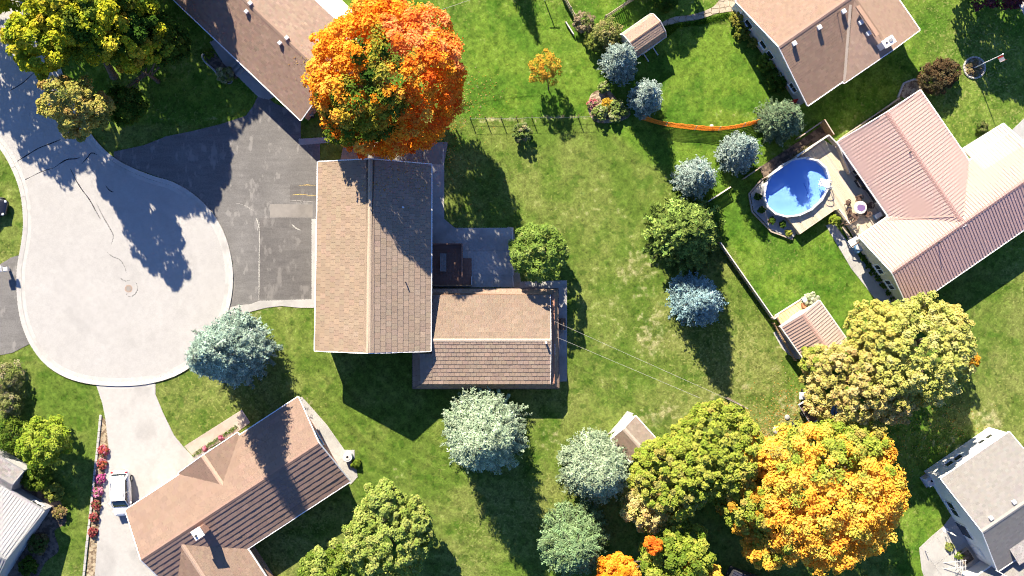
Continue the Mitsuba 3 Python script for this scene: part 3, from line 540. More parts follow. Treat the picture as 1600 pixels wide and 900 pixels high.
# B: brown gable, upper left
hB = thing('house', 'brown-roofed house at the upper left running diagonally behind the orange maple', 'house')
he = 2.9; e2 = W(470, 188, he); u = np.array([-.725, .688, 0]); v = np.array([.688, .725, 0]); u = u / np.linalg.norm(u); v = v / np.linalg.norm(v); wd = 9.15
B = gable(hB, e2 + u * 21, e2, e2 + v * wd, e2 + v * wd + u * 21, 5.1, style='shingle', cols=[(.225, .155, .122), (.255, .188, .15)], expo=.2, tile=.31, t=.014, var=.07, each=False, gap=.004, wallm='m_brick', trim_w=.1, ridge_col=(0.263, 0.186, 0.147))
for p, q in ((392, 6, ), (386, 19), (449, 60), (438, 68)): roof_vent(hB, B['p1'] if (p, q) in ((386, 19), (438, 68)) else B['p2'], p, q, 4.9, .36, .3, 43)
window(hB, B['A'], B['B'], 12, .9, 2.2, 1.3); window(hB, B['A'], B['B'], 18, .9, 1.6, 1.2); door(hB, B['A'], B['B'], 14.6, m='m_brown'); window(hB, B['B'], B['C'], 4.4, 1.0, 1.0, 1.0, mull=0); door(hB, B['B'], B['C'], 6.6)
aw = thing('awning', 'white awning strip at the far eave of the upper left brown house', 'awning')
a0 = e2 + v * (wd + .1) + u * 3.2; put(f'{aw}__panel', cat([bar(a0 + u*(i*.6) + [0, 0, -.1], a0 + u*(i*.6) + v*1.7 + [0, 0, -.45], .57, .05) for i in range(9)]), 'm_white')
put(f'{aw}__post', cyl([*(a0 + v*1.6)[:2], 0], .05, 2.4), 'm_white'); put(f'{aw}__post', cyl([*(a0 + v*1.6 + u*4.8)[:2], 0], .05, 2.4), 'm_white')

# C: tan house, upper right, two wings
hC = thing('house', 'pinkish tan shingled house at the upper right with rows of small roof vents', 'house')
he, hr = 2.9, 5.3
c2 = W(1262, 165, he); rC = W(1217, 73, hr); c4 = 2 * rC - c2; c4[2] = he; du = np.array([.835, .55, 0]); du = du / np.linalg.norm(du)
ax = du; pr = c4[:2] - c2[:2]; ax2 = np.array([pr[1], -pr[0], 0]); ax2 /= np.linalg.norm(ax2)
PINK, PINK2 = (.262, .182, .138), (.245, .166, .124)
C1 = gable(hC, c4, c4 + ax2 * 8.3, c2 + ax2 * 8.3, c2, hr, R=(rC, np.array([*(rC[:2] + ax2[:2] * 8.3), hr])), style='shingle', cols=[PINK, PINK2], expo=.22, tile=.31, t=.018, var=.05, each=False, gap=.004, wallm='m_siding_grey', ridge_col=(0.278, 0.187, 0.151), stain=.05)
d1, d2 = W(1319, 130, he), W(1437, 47, he); up = -np.array([ax2[1], -ax2[0], 0.]); up = up if up[1] > 0 else -up
C2 = gable(hC, d1 + up * 16, d1, d2, d2 + up * 16, 5.25, style='shingle', cols=[(.265, .188, .152), PINK], expo=.22, tile=.31, t=.014, var=.05, each=False, gap=.004, wallm='m_siding_grey', name='cross_roof', ridge_col=PINK, stain=.05)
va, vb = d1 + [0, 0, .05], C2['R1'] * 0; 
n1, n2 = C1['p2'], C2['p1']
ln = []
for t in np.linspace(0.02, .98, 2):
    q = W2(1319 + (1330 - 1319) * t, 130 + (4 - 130) * t, he + (hr - he) * t); ln.append(np.array([*q, max(n1.z(q), n2.z(q)) + .03]))
put(f"{C2['roof']}__valley_flashing", bar(ln[0], ln[1], .26, .03), 'm_beige')
for p, q in ((1279, 44), (1240, 69)): roof_vent(hC, C1['p2'], p, q, 4.8, .42, .38, 30)
roof_vent(hC, C1['p2'], 1317, 19, 4.8, .42, .38, 30)
for p, q in ((1344, 36), (1356, 53)): roof_vent(hC, C2['p1'], p, q, 4.8, .42, .34, 30)
a, b = on_plane(C2['p2'], 1339, 10, 5.2), on_plane(C2['p2'], 1370, 56, 5.2); put(f'{hC}__ridge_vent', bar(a + [0, 0, .1], b + [0, 0, .1], .36, .2), 'm_rust')
w = on_plane(C2['p1'], 1381, 70, 5.1); ch = put(f'{hC}__chimney', box(w + [0, 0, .35], (1.0, .62, 1.5), 33), 'm_galv'); put(f'{ch}__cap', box(w + [0, 0, 1.13], (1.18, .78, .06), 33), 'm_white'); put(f'{ch}__flue', box(w + [.16, .12, 1.2], (.34, .3, .1), 33), 'm_grey'); put(f'{ch}__flue', box(w + [-.22, -.12, 1.19], (.16, .16, .08), 33), 'm_darkgrey')
pp_ = [on_plane(n1, 1308, 22, 4.9) + [0, 0, .3], on_plane(n1, 1306, 26, 4.8) + [0, 0, .3], on_plane(n1, 1311, 52, 4) + [0, 0, .05]]
put(f'{hC}__mast', tube([pp_[0] + [0, 0, -.4], pp_[0] + [0, 0, .5]], .03, 8), 'm_darkgrey')
window(hC, C1['D'], C1['A'], 5.6, 1.2, .8, .9, mull=0); window(hC, C1['D'], C1['A'], 6.8, 1.2, .8, .9, mull=0); window(hC, C1['D'], C1['A'], 1.8, 1.2, .9, .9); door(hC, C1['D'], C1['A'], 11.0, m='m_white', z0=.3); window(hC, C1['D'], C1['A'], 9.2, 1.1, .9, 1.0, mull=0)
window(hC, C2['B'], C2['C'], 3.5, 1.0, 1.6, 1.2)

# D: pink ribbed metal roof, right
hD = thing('house', 'house at the right with a pink ribbed metal roof beside the pool deck', 'house')
he, hr = 2.9, 4.8; PM, PM2 = (.40, .285, .262), (.50, .335, .30)
q0 = W(1342, 370, he); q1 = W(1420, 483, he); pv = (q1 - q0) / np.linalg.norm(q1 - q0); lx = np.array([-pv[1], pv[0], 0.]); LL = 17.2
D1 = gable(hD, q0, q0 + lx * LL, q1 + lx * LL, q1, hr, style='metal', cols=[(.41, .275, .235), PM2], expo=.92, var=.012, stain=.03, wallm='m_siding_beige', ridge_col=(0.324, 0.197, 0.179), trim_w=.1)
# eave step-out of the right half
s0 = W(1503, 233, he - .55); s1 = W(1567, 193, he - .55); pl = D1['p1']
def on(pl, q): return np.array([*q[:2], float(pl.z(q[:2]))])
lxs = (s1 - s0)[:2] / np.linalg.norm((s1 - s0)[:2]); b0 = s0[:2] + pv[:2] * 2.6; b1 = s1[:2] + pv[:2] * 2.6
P3 = [on(pl, s0) , on(pl, s1), on(pl, b1), on(pl, b0)]
P3 = [p + [0, 0, .02] for p in P3]; pl2 = Plane(P3[0], P3[1], P3[2]); rk = put(f'{hD}__porch_roof', deck_mesh(P3, pl2, .12), 'm_pink_metal'); cover(rk, P3, pl2, 'metal', (0.438, 0.339, 0.307), expo=.92, var=.012, stain=.03)
put(f'{rk}__gutter', edge_bar(P3[0], P3[1], .1), 'm_white'); put(f'{rk}__rake_board', edge_bar(P3[1], P3[2], .09), 'm_white')
t0, t1 = W(1308, 222, he), W(1438, 141, he); tv = np.array([pv[0], pv[1], 0])
D2 = gable(hD, t0 + tv * 12.7, t0, t1, t1 + tv * 12.7, 4.74, style='metal', cols=[(.47, .345, .305), (.45, .325, .288)], expo=.92, var=.012, stain=.03, wallm='m_siding_beige', ridge_col=(0.324, 0.197, 0.179), name='cross_roof', trim_w=.1)
for (p0, p1) in (((1386, 343), (1492, 339)),):
    pts = []
    for t in (0.0, .55, 1.0):
        x, y = 1386 + (1492-1386)*t, 343 + (337-343)*t; z = he + (hr - he) * t; q = W2(x, y, z); pts.append(np.array([*q, max(D1['p1'].z(q), D2['p1'].z(q)) + .06]))
    put(f"{D2['roof']}__valley_flashing", cat(bar(pts[0], pts[1], .16, .03), bar(pts[1], pts[2], .16, .03)), 'm_pink_metal')
roof_pipe(hD, D2['p1'], 1421, 238, 4.7, .06, .35, 'm_black'); roof_pipe(hD, D1['p2'], 1465, 379, 4.5, .05, .75, 'm_darkgrey')
window(hD, D1['D'], D1['A'], 2.2, 1.0, 1.0, 1.1); window(hD, D1['D'], D1['A'], 4.0, 1.0, 1.0, 1.1); window(hD, D1['A'], D1['A'] + D1['ax']*8, 2.2, 1.0, 1.2, 1.1)
window(hD, D2['A'], D2['B'], 9.5, .9, 1.6, 1.3); door(hD, D2['A'], D2['B'], 6.2, w=1.6, m='m_glass', z0=.9 ); window(hD, D2['B'], D2['C'], 4.2, 1.0, 1.6, 1.1); window(hD, D1['C'], D1['D'], 5, 1, 1.6, 1.1); window(hD, D1['C'], D1['D'], 10, 1, 1.6, 1.1)

# E: brown stepped-shingle house, lower left
hE = thing('house', 'tan and brown striped-roof house at the lower left beside the white driveway', 'house')
he, hr = 2.8, 5.2
a, b, c = W(196, 797, he), W(466, 620, he), W(547, 752, he); d = a + c - b
E1 = gable(hE, a, b, c, d, hr, style='tiles', cols=[(.225, .158, .124), (.225, .155, .130)], expo=(.47), tile=.6, t=.055, var=.035, gap=.008, wallm='m_brick', ridge_col=(0.232, 0.154, 0.126), stain=.03, rake=.85)
# front projection, its ridge square to the main ridge
def cross(root, base, f1, f2, ridge_out, he_, hr_, cols, name, depth, **kw):
    """small cross gable: front eave corners f1,f2 (3d), running back by depth"""
    dv = (f2 - f1)[:2]; n = np.array([-dv[1], dv[0]]); n = n / np.linalg.norm(n); ctr = base['R1'][:2] * .5 + base['R2'][:2] * .5
    if (ctr - f1[:2]) @ n < 0: n = -n
    n3 = np.array([*n, 0]) * depth
    return gable(root, f1, f1 + n3, f2 + n3, f2, hr_, cols=cols, name=name, over=.3, rake=.3, **kw)
f1, f2 = W(279, 739, he + .02), W(371, 676, he + .02)
E2 = cross(hE, E1, f1, f2, None, he, 4.35, [(.20, .135, .105), (.225, .158, .122)], 'front_gable_roof', 4.6, style='tiles', expo=.25, tile=.4, t=.018, var=.05, gap=.006, wallm='m_brick', ridge_col=(.46, .32, .24), stain=.03, each=True)
g1, g2 = W(398, 905, he - .4), W(205, 1030, he - .4)
nv = (E1['eC'] - E1['eD']); nv = nv / np.linalg.norm(nv); wv = np.array([nv[1], -nv[0], 0.])
# rear wing: ridge line from (290,857) going away
rz = 4.75; r0 = W(287, 855, rz); hw = 4.1; g1 = r0 + nv * hw; g2 = r0 - nv * hw; g1[2] = g2[2] = he
E3 = gable(hE, g2 - wv * 1.2, g2 + wv * 9, g1 + wv * 9, g1 - wv * 1.2, rz, style='tiles', cols=[(.205, .14, .108), (.235, .168, .13)], expo=.25, tile=.45, t=.018, var=.05, gap=.006, wallm='m_brick', ridge_col=(0.356, 0.258, 0.202), stain=.03, name='rear_wing_roof')
w = on_plane(E1['p2'], 319, 826, 4.9); ch = put(f'{hE}__chimney', box(w + [0, 0, .5], (.75, .75, 2.4), 33), 'm_brick'); put(f'{ch}__cap', box(w + [0, 0, 1.75], (.95, .95, .14), 33, .03), 'm_white'); put(f'{ch}__flue', cyl(w + [-.12, -.18, 1.8], .1, .2, 14), 'm_darkgrey')
window(hE, E1['B'], E1['C'], 4.0, 1, 1.4, 1.1); window(hE, E1['B'], E1['C'], 7.2, 1, 1.0, 1.0); window(hE, E1['A'], E1['B'], 16.6, .9, 1.8, 1.2); garage(hE, E1['A'], E1['B'], 3.0, 4.6); window(hE, E2['D'], E2['A'], 2.6, .9, 1.8, 1.2); door(hE, E1['A'], E1['B'], 13.2, m='m_brown')
window(hE, E1['C'], E1['D'], 3.4, .9, 1.6, 1.2)

# F: grey shingled white house, lower right
hF = thing('house', 'white-sided house with light grey shingles at the lower right corner', 'house')
he, hr = 3.7, 6.1
f4 = W(1470, 748, he); f1_ = W(1577, 675, he); rF = W(1535, 831, hr); lo = 2*rF - f4; lo[2] = he; fx = (f1_ - f4) / np.linalg.norm(f1_ - f4); LF = np.linalg.norm(f1_ - f4)
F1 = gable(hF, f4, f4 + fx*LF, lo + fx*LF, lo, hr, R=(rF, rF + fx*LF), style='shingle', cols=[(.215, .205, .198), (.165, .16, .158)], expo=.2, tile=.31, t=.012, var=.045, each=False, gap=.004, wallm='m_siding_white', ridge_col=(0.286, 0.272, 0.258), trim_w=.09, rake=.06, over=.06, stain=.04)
for p, q in ((1547, 809), (1583, 784)): roof_vent(hF, F1['p1'], p, q, 5.2, .36, .3, 33)
window(hF, F1['A'], F1['B'], 1.9, 1.5, .75, .8, mull=0); window(hF, F1['A'], F1['B'], 2.9, 1.5, .75, .8, mull=0); window(hF, F1['A'], F1['B'], 5.6, 1.6, .6, .6, mull=0); window(hF, F1['A'], F1['B'], 6.5, 1.6, .6, .6, mull=0)
window(hF, F1['D'], F1['A'], 6.2, 1.0, 1.6, 1.3); door(hF, F1['D'], F1['A'], 3.6, w=1.5, m='m_glass'); door(hF, F1['D'], F1['A'], 1.4, m='m_white')
w0 = W(1512, 899, 2.7); w1 = W(1558, 886, 2.7); nF = np.array([-fx[1], fx[0], 0.])
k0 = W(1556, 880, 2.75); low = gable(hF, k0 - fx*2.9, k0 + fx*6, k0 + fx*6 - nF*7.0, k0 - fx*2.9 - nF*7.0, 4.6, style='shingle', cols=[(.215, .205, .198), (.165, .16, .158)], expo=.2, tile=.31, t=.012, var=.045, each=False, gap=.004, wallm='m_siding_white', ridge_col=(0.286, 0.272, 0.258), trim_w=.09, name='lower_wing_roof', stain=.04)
m0 = W(1577, 858, 4.4) ; m1 = m0 + fx * 4; nf2 = -nF * 1.9
dm = [m0, m1, m1 + nf2 + [0, 0, -.25], m0 + nf2 + [0, 0, -.25]]; pl = Plane(*dm[:3]); rk = put(f'{hF}__dormer_roof', solid(Polygon([q[:2] for q in dm]), lambda q: pl.z(q), lambda q: pl.z(q) - .12), 'm_darkgrey'); cover(rk, dm, pl, 'shingle', (0.333, 0.308, 0.291), expo=.2, tile=.31, t=.012, var=.07, each=False)
put(f'{hF}__dormer_wall', solid(Polygon([q[:2] for q in dm]).buffer(-.12, join_style=2), lambda q: pl.z(q) - .13, 2.6), 'm_siding_white')
put(f'{hF}__downspout', cat(tube([F1['D'] + [-.1, -.0, 2.9], F1['D'] + [-.25, .05, .1]], .05, 8)), 'm_white')

# G: grey ribbed building, lower left corner
hG = thing('building', 'grey ribbed metal building cut off by the lower left corner', 'building')
he, hr = 2.5, 4.3; g1 = W(69, 798, he); gR = W(9, 874, hr); gx = np.array([68, -40 * -1, 0]) ; e = np.array([-.862, .507, 0.]); g4 = 2*gR - g1; g4[2] = he
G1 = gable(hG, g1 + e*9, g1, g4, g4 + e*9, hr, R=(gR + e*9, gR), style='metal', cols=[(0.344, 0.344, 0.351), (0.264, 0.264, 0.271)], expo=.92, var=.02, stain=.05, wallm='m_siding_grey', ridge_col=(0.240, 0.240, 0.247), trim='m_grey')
window(hG, G1['A'], G1['B'], 7.4, 1.0, 1.0, .9)
hg2 = thing('shed', 'weathered low shed roof in tree shade behind the ribbed building', 'shed')
b0 = W(36, 736, 2.2); e1 = np.array([-.862, .507, 0.]); e2_ = np.array([-.507, -.862, 0.])
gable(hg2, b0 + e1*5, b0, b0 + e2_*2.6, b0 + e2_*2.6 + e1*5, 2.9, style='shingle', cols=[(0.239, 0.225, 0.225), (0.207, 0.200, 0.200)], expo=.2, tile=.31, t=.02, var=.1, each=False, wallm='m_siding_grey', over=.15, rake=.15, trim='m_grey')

# H: dark blue-black roof at the bottom edge
hH = thing('shed', 'dark navy shed roof under the trees at the bottom edge', 'shed')
h0 = W(1171, 876, 2.6); gable(hH, h0 + np.array([-1.3, -1.1, -.5]), h0 + np.array([-3.2, -5.0, -.5]), h0 + np.array([1.0, -6.0, -.5]), h0 + np.array([2.2, -2.4, -.5]), 2.7, style='metal', cols=[(0.029, 0.033, 0.058), (0.021, 0.025, 0.046)], expo=.8, var=.03, wallm='m_darkgrey', trim='m_darkgrey', over=.12, rake=.1, ridge_col=(0.025, 0.029, 0.046))

# small sheds
s1 = thing('shed', 'small gambrel shed with brown shingles next to two blue spruces', 'shed')
cR = W(1008, 50, 3.05); sx = np.array([.82, .57, 0]); sx /= np.linalg.norm(sx); sy = np.array([-sx[1], sx[0], 0]); hl = 1.75
prof = [(-1.35, 1.75), (-.95, 2.6), (0, 3.05), (.95, 2.6), (1.35, 1.75)]
ring_ = [cR + sy * t + [0, 0, z - 3.05] for t, z in prof]
for i, col in enumerate([(.13, .085, .08), (.33, .215, .165), (.47, .36, .29), (.42, .31, .25)]):
    a, b = ring_[i], ring_[i+1]; P3 = [a - sx*hl, a + sx*hl, b + sx*hl, b - sx*hl]; pl = Plane(*P3[:3]); rk = put(f'{s1}__roof', deck_mesh(P3, pl, .06), 'm_darkgrey'); cover(rk, P3, pl, 'shingle', (0.310, 0.226, 0.180), expo=.2, tile=.31, t=.03, var=.05, each=False)
rm = ridge_mesh(cR - sx*hl, cR + sx*hl, (Plane(ring_[2] - sx, ring_[2] + sx, ring_[3]), Plane(ring_[2] - sx, ring_[2] + sx, ring_[1])), .12); put(f'{s1}__ridge_cap', rm, 'm_rust')
V = np.array([r[:2] for r in ring_]); zfun = lambda q: np.interp((q - cR[:2]) @ sy[:2], [p[0] for p in prof], [p[1] for p in prof]) - .08
for i in range(4):
    lim = [-1.2, -.95, 0, .95, 1.2]; q = [cR[:2] + sy[:2]*lim[i+k] + sx[:2]*(hl-.1)*sg for k, sg in ((0, -1), (0, 1), (1, 1), (1, -1))]; put(f'{s1}__wall', solid(Polygon(q), zfun, -.05), 'm_siding_white')
put(f'{s1}__rake_board', cat([bar(a + sx*hl*sg + [0, 0, .02], b + sx*hl*sg + [0, 0, .02], .08, .14) for sg in (-1, 1) for a, b in zip(ring_[:-1], ring_[1:])]), 'm_offwhite')
put(f'{s1}__eave_board', bar(ring_[0] - sx*hl, ring_[0] + sx*hl, .08, .14), 'm_offwhite'); put(f'{s1}__eave_board', bar(ring_[4] - sx*hl, ring_[4] + sx*hl, .08, .14), 'm_offwhite')
cw = cR[:2] - sy[:2]*1.2; door(s1, cw - sx[:2]*1.2, cw + sx[:2]*1.2, 1.2, w=1.3, h=1.6, m='m_white', z0=.05)
for sg in (-.55, .55): put(f'{s1}__ramp_rail', bar([*(cw + sx[:2]*sg), .22], [*(cw + sx[:2]*sg - sy[:2]*.95), .12], .09, .12), 'm_offwhite')

s2 = thing('shed', 'small pink metal-roofed shed with a wooden deck in front', 'shed')
he = 2.3; a, b = W(1221, 511, he), W(1280, 469.5, he); n = np.array([(b - a)[1], -(b - a)[0], 0]); n /= np.linalg.norm(n); n = n if n[1] < 0 else -n
S2 = gable(s2, a + n*4.4, a, b, b + n*4.4, 3.15, style='metal', cols=[(.34, .25, .215), (.38, .30, .26)], expo=.9, var=.012, stain=.03, wallm='m_siding_beige', over=.18, rake=.18, trim='m_offwhite', ridge_col=(0.386, 0.245, 0.210)); door(s2, S2['B'], S2['C'], 2.0, w=1.0, h=1.9, m='m_white', z0=.3)
dk = thing('deck', 'small new yellow wooden deck in front of the pink-roofed shed', 'deck')
d0, d1_, d2_, d3 = W(1211, 493, .3), W(1254, 466, .3), W(1273, 481, .3), W(1225, 514, .3)
for i in range(10):
    t0, t1 = i/10 + .004, (i+1)/10 - .004; q = [d0 + (d1_-d0)*t0, d0 + (d1_-d0)*t1, d3 + (d2_-d3)*t1, d3 + (d2_-d3)*t0]; put(f'{dk}__board', solid(Polygon([x[:2] for x in q]), .30 + rng.uniform(-.004, .004), .26), 'm_deck_new')
put(f'{dk}__rim', cat(bar(d0 - [0, 0, .12], d1_ - [0, 0, .12], .05, .24), bar(d0 - [0, 0, .12], d3 - [0, 0, .12], .05, .24)), 'm_deck'); put(f'{dk}__edge_rail', bar(d0 + [0, 0, .04], d1_ + [0, 0, .04], .14, .05), 'm_offwhite')

s3 = thing('shed', 'little brown-roofed shed with a white front between spruce and green tree', 'shed')
he = 2.0; rz = 2.65; e1, e2 = W(993, 650, he), W(1020, 680, he); rA = W(975, 670, rz); rB = W(997, 706, rz); o1 = 2*rA - e1; o2 = o1 + (e2 - e1); o1[2] = o2[2] = he
rB = rA + (e2 - e1); rB[2] = rz
dirx = (e2 - e1) / np.linalg.norm(e2 - e1)
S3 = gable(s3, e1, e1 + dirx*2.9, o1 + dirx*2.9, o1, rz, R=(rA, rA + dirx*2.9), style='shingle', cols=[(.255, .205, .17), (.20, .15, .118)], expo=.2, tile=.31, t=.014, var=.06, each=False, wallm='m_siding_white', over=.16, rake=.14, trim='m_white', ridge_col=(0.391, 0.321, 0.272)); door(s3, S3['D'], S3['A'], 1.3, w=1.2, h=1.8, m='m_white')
put(f'{s3}__ramp', solid(Polygon([W2(949, 679), W2(966, 672), W2(990, 646), W2(980, 642), W2(966, 660)]), .06, -.05), 'm_concrete_bright')
# ---------------------------------------------------------------- trees and shrubs
def unit(v): return v / np.maximum(np.linalg.norm(v, axis=-1, keepdims=True), 1e-9)
def leaf_quads(pos, nrm, size, asp=.75, fold=.12, tdir=None):
    """small folded rhombic leaves (4 vertices, 2 triangles each)"""
    n = len(pos); r = rng.normal(size=(n, 3)) if tdir is None else tdir
    t = unit(r - (r * nrm).sum(1, keepdims=True) * nrm); b = np.cross(nrm, t); s = np.broadcast_to(np.asarray(size, float), (n,))[:, None]
    v = np.stack([pos - t*s*.5, pos + b*s*asp*.5 + nrm*s*fold, pos + t*s*.5, pos - b*s*asp*.5 + nrm*s*fold], 1).reshape(-1, 3)
    k = np.arange(n)[:, None] * 4; f = np.concatenate([k + [0, 1, 2], k + [0, 2, 3]], 0)
    return v, f
def pick(pal, n):
    w = np.array([p[0] for p in pal], float); return np.array([p[1] for p in pal])[rng.choice(len(pal), n, p=w / w.sum())]
def crown_lobe(c, R, rz, pal, n_cl, n_lf, ls, cr=.2, region=None, zmin=-.45, rough=.30, seed=1, jit=.13, keep=1.0, cmix=.5, inner=.3):
    """leaf clumps on and in an uneven ellipsoid -> (vertices, faces, colours, clump centres)"""
    i = np.arange(n_cl) + .5; z = 1 - (1 - zmin) * i / n_cl; ph = i * 2.399963 + seed; q = np.sqrt(np.maximum(1 - z*z, 0)); d = np.c_[q*np.cos(ph), q*np.sin(ph), z]
    d = unit(d + rng.normal(0, .07, d.shape))
    rad = 1 - rough * .55 + rough * 2.0 * (meshkit.fbm(d * 1.7 + seed * 3.1, 3, seed) - .5) + rng.normal(0, .035, n_cl)
    ins = rng.random(n_cl) < inner; rad[ins] *= rng.uniform(.55, .85, ins.sum())
    cc = c + d * rad[:, None] * np.array([R, R, rz])
    k = rng.random(n_cl) < keep; cc, d, rad = cc[k], d[k], rad[k]; m = len(cc)
    rc = R * cr * rng.uniform(.65, 1.3, m)
    col = pick(pal, m)
    if region is not None: col = region((cc - c) / np.array([R, R, rz]), col)
    n = m * n_lf; idx = np.repeat(np.arange(m), n_lf)
    dd = unit(d[idx] * .55 + np.array([0, 0, .45]) + rng.normal(0, .75, (n, 3)))
    pos = cc[idx] + dd * (rc[idx] * rng.uniform(.55, 1.08, n))[:, None] * np.array([1, 1, .8])
    nr = unit(dd * .75 + rng.normal(0, .42, (n, 3)) + np.array([-.08, .22, .42]))
    v, f = leaf_quads(pos, nr, ls * rng.uniform(.7, 1.35, n))
    cl = col[idx]; alt = pick(pal, n)
    if region is not None: alt = cl
    cl = cl * cmix + (1 - cmix) * (cl * .6 + alt * .4); cl = cl * np.exp(rng.normal(0, jit, (n, 1))) * np.exp(rng.normal(0, jit * .4, (n, 3)))
    return v, f, np.repeat(np.clip(cl, 0, .9), 4, 0), cc
def tree(name, label, lobes, trunk=None, group=None, cat_='tree', trunk_r=None, mat_='m_leaf', limbs=10, bark='m_bark'):
    """lobes: dicts with px, py, r (photo px), h (top), rz and crown_lobe arguments"""
    t = thing(name, label, cat_, group); V, F, C, ends, off = [], [], [], [], 0; cs = []
    for k, L in enumerate(lobes):
        L = dict(L); px, py, r, h, rz = (L.pop(q) for q in ('px', 'py', 'r', 'h', 'rz')); zc = h - rz; c = W(px, py, zc); R = r / PX * (1 - zc / CAM_H)
        v, f, col, cc = crown_lobe(c, R, rz, seed=L.pop('seed', k + len(labels)), **L); V.append(v); F.append(f + off); C.append(col); off += len(v); cs.append((c, R)); ends.append(cc)
    put(f'{t}__crown', trimesh.Trimesh(np.vstack(V), np.vstack(F), process=False), mat_, color=np.vstack(C))
    c0, R0 = cs[0]; base = np.array([*(W(*trunk)[:2] if trunk else np.mean([c[:2] for c, _ in cs], 0)), -.1]); tr = trunk_r or max(.05, R0 * .045)
    top = np.array([*np.mean([c[:2] for c, _ in cs], 0), c0[2]])
    put(f'{t}__trunk', tube(np.array([base, base + [0, 0, .25], base * .5 + top * .5 + [.1, .05, 0], top]), [tr * 1.5, tr * 1.05, tr * .8, tr * .4], 10), bark, smooth=60)
    e = np.vstack(ends); e = e[rng.choice(len(e), min(limbs, len(e)), replace=False)]; ms = []
    for p in e:
        s = base * .5 + top * .5 + (top - base) * rng.uniform(-.15, .4); ms.append(tube(np.array([s, s * .45 + p * .55 + [0, 0, -.15 * R0 * .3], p]), [tr * .42, tr * .25, tr * .1], 6))
    put(f'{t}__limbs', cat(ms), bark)
    return t
def spruce(label, px, py, r, h, cols, group=None, name='spruce_tree', dens=1.0, fat=.75, droop=.22, jit=.12, tuft=.34, seed=0, lean=0.28):
    """conifer: whorled drooping branches set with short needle sprays"""
    R = r / PX * .97; base = W(px, py, lean * h)[:2]; t = thing(name, label, 'tree', group)
    z = .10 * h; lev = 0; limb = []; seed0 = len(labels) * 7 % 50
    P, Nn, Tt, S, Cc = [], [], [], [], []
    while z < h * .985:
        u = z / h; L = R * (1 - u) ** fat * (1.0 if u > .12 else .9); nb = max(5, int(2 * np.pi * L / .36 * dens)); a0 = rng.uniform(0, 6.28)
        for b in range(nb):
            if rng.random() < .13: continue
            a = a0 + b * 2 * np.pi / nb + rng.normal(0, .22); nz = meshkit.fbm(np.array([[math.cos(a) * 1.6 + seed0, math.sin(a) * 1.6, z * .7]]), 3, seed0)[0]
            Lb = L * (.50 + .94 * nz) * rng.uniform(.80, 1.12) + .08; dirv = np.array([math.cos(a), math.sin(a), 0.]); zb = z + rng.normal(0, .12); dr_ = droop * rng.uniform(.6, 1.5)
            side = np.array([-dirv[1], dirv[0], 0.])
            n = max(3, int(Lb / .13)); s = np.linspace(max(.22, 1 - 2.6 / max(Lb, .1)) if Lb > 2.4 else .2, 1, n) * Lb
            zz = zb - dr_ * Lb * np.sin(np.pi * .5 * s / Lb) ** 1.2 + .14 * Lb * (s / Lb) ** 4; bend = rng.normal(0, .10)
            c = np.array([base[0], base[1], 0.]) + dirv * s[:, None] + side * (bend * s * s / max(Lb, .1))[:, None] + np.c_[np.zeros((n, 2)), zz]
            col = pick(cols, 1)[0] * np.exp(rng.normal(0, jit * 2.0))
            for sg in (-1, 1, 0):
                w = tuft * (1.05 - .50 * s / Lb) * rng.uniform(.6, 1.35, n); td = unit(dirv * (.60 if sg else 1.0) + side * sg * .9 + np.c_[rng.normal(0, .34, (n, 2)), rng.normal(.16, .34, n)])
                P.append(c + td * w[:, None] * .45 + np.c_[rng.normal(0, .05, (n, 2)), rng.uniform(-.06, .10, n)]); Tt.append(td); S.append(w)
                nr = unit(np.array([0, 0, 1.]) + dirv * .40 + side * sg * .25 + rng.normal(0, .45, (n, 3))); Nn.append(nr)
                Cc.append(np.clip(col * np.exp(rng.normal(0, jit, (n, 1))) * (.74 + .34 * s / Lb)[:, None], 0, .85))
            if b % 3 == 0: limb.append(np.array([[base[0], base[1], z + .1], c[-1] - [0, 0, .05]]))
        z += max(.16, .36 * (1 - .45 * u)) / max(.6, dens ** .5); lev += 1
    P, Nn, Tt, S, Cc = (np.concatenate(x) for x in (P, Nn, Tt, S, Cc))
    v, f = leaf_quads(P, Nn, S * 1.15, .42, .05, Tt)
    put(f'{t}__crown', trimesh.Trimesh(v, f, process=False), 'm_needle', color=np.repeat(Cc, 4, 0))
    put(f'{t}__trunk', tube(np.array([[*base, -.1], [*base, h * .5], [*base, h * .97]]), [.016 * h + .03, .010 * h + .02, .012], 8), 'm_bark')
    put(f'{t}__limbs', cat([tube(q, [.03, .01], 4) for q in limb[::2]]), 'm_bark')
    return t

# palettes (leaf reflectance)
ORANGE = [(3, (.80, .28, .02)), (3, (.82, .36, .035)), (1, (.78, .22, .018)), (2, (.80, .42, .06))]
RED = [(2, (.80, .20, .025)), (3, (.82, .25, .03)), (1, (.76, .15, .02))]; PEACH = [(3, (.84, .34, .11)), (2, (.82, .26, .05)), (1, (.80, .21, .03))]
GOLD = [(4, (.82, .46, .06)), (3, (.78, .52, .09)), (2, (.82, .39, .05)), (1.5, (.60, .51, .08))]
OLIVE = [(3, (0.288, 0.276, 0.034)), (2, (0.360, 0.324, 0.048)), (2, (0.168, 0.204, 0.022)), (1, (0.504, 0.336, 0.036))]
DKGREEN = [(3, (0.054, 0.114, 0.017)), (2, (0.078, 0.144, 0.019)), (1, (0.108, 0.156, 0.024))]
GREEN = [(3, (0.133, 0.208, 0.026)), (2, (0.187, 0.255, 0.033)), (2, (0.107, 0.171, 0.024))]
YGREEN = [(3, (0.313, 0.371, 0.057)), (2, (0.383, 0.403, 0.075)), (2, (0.232, 0.307, 0.040)), (.6, (0.371, 0.307, 0.081))]
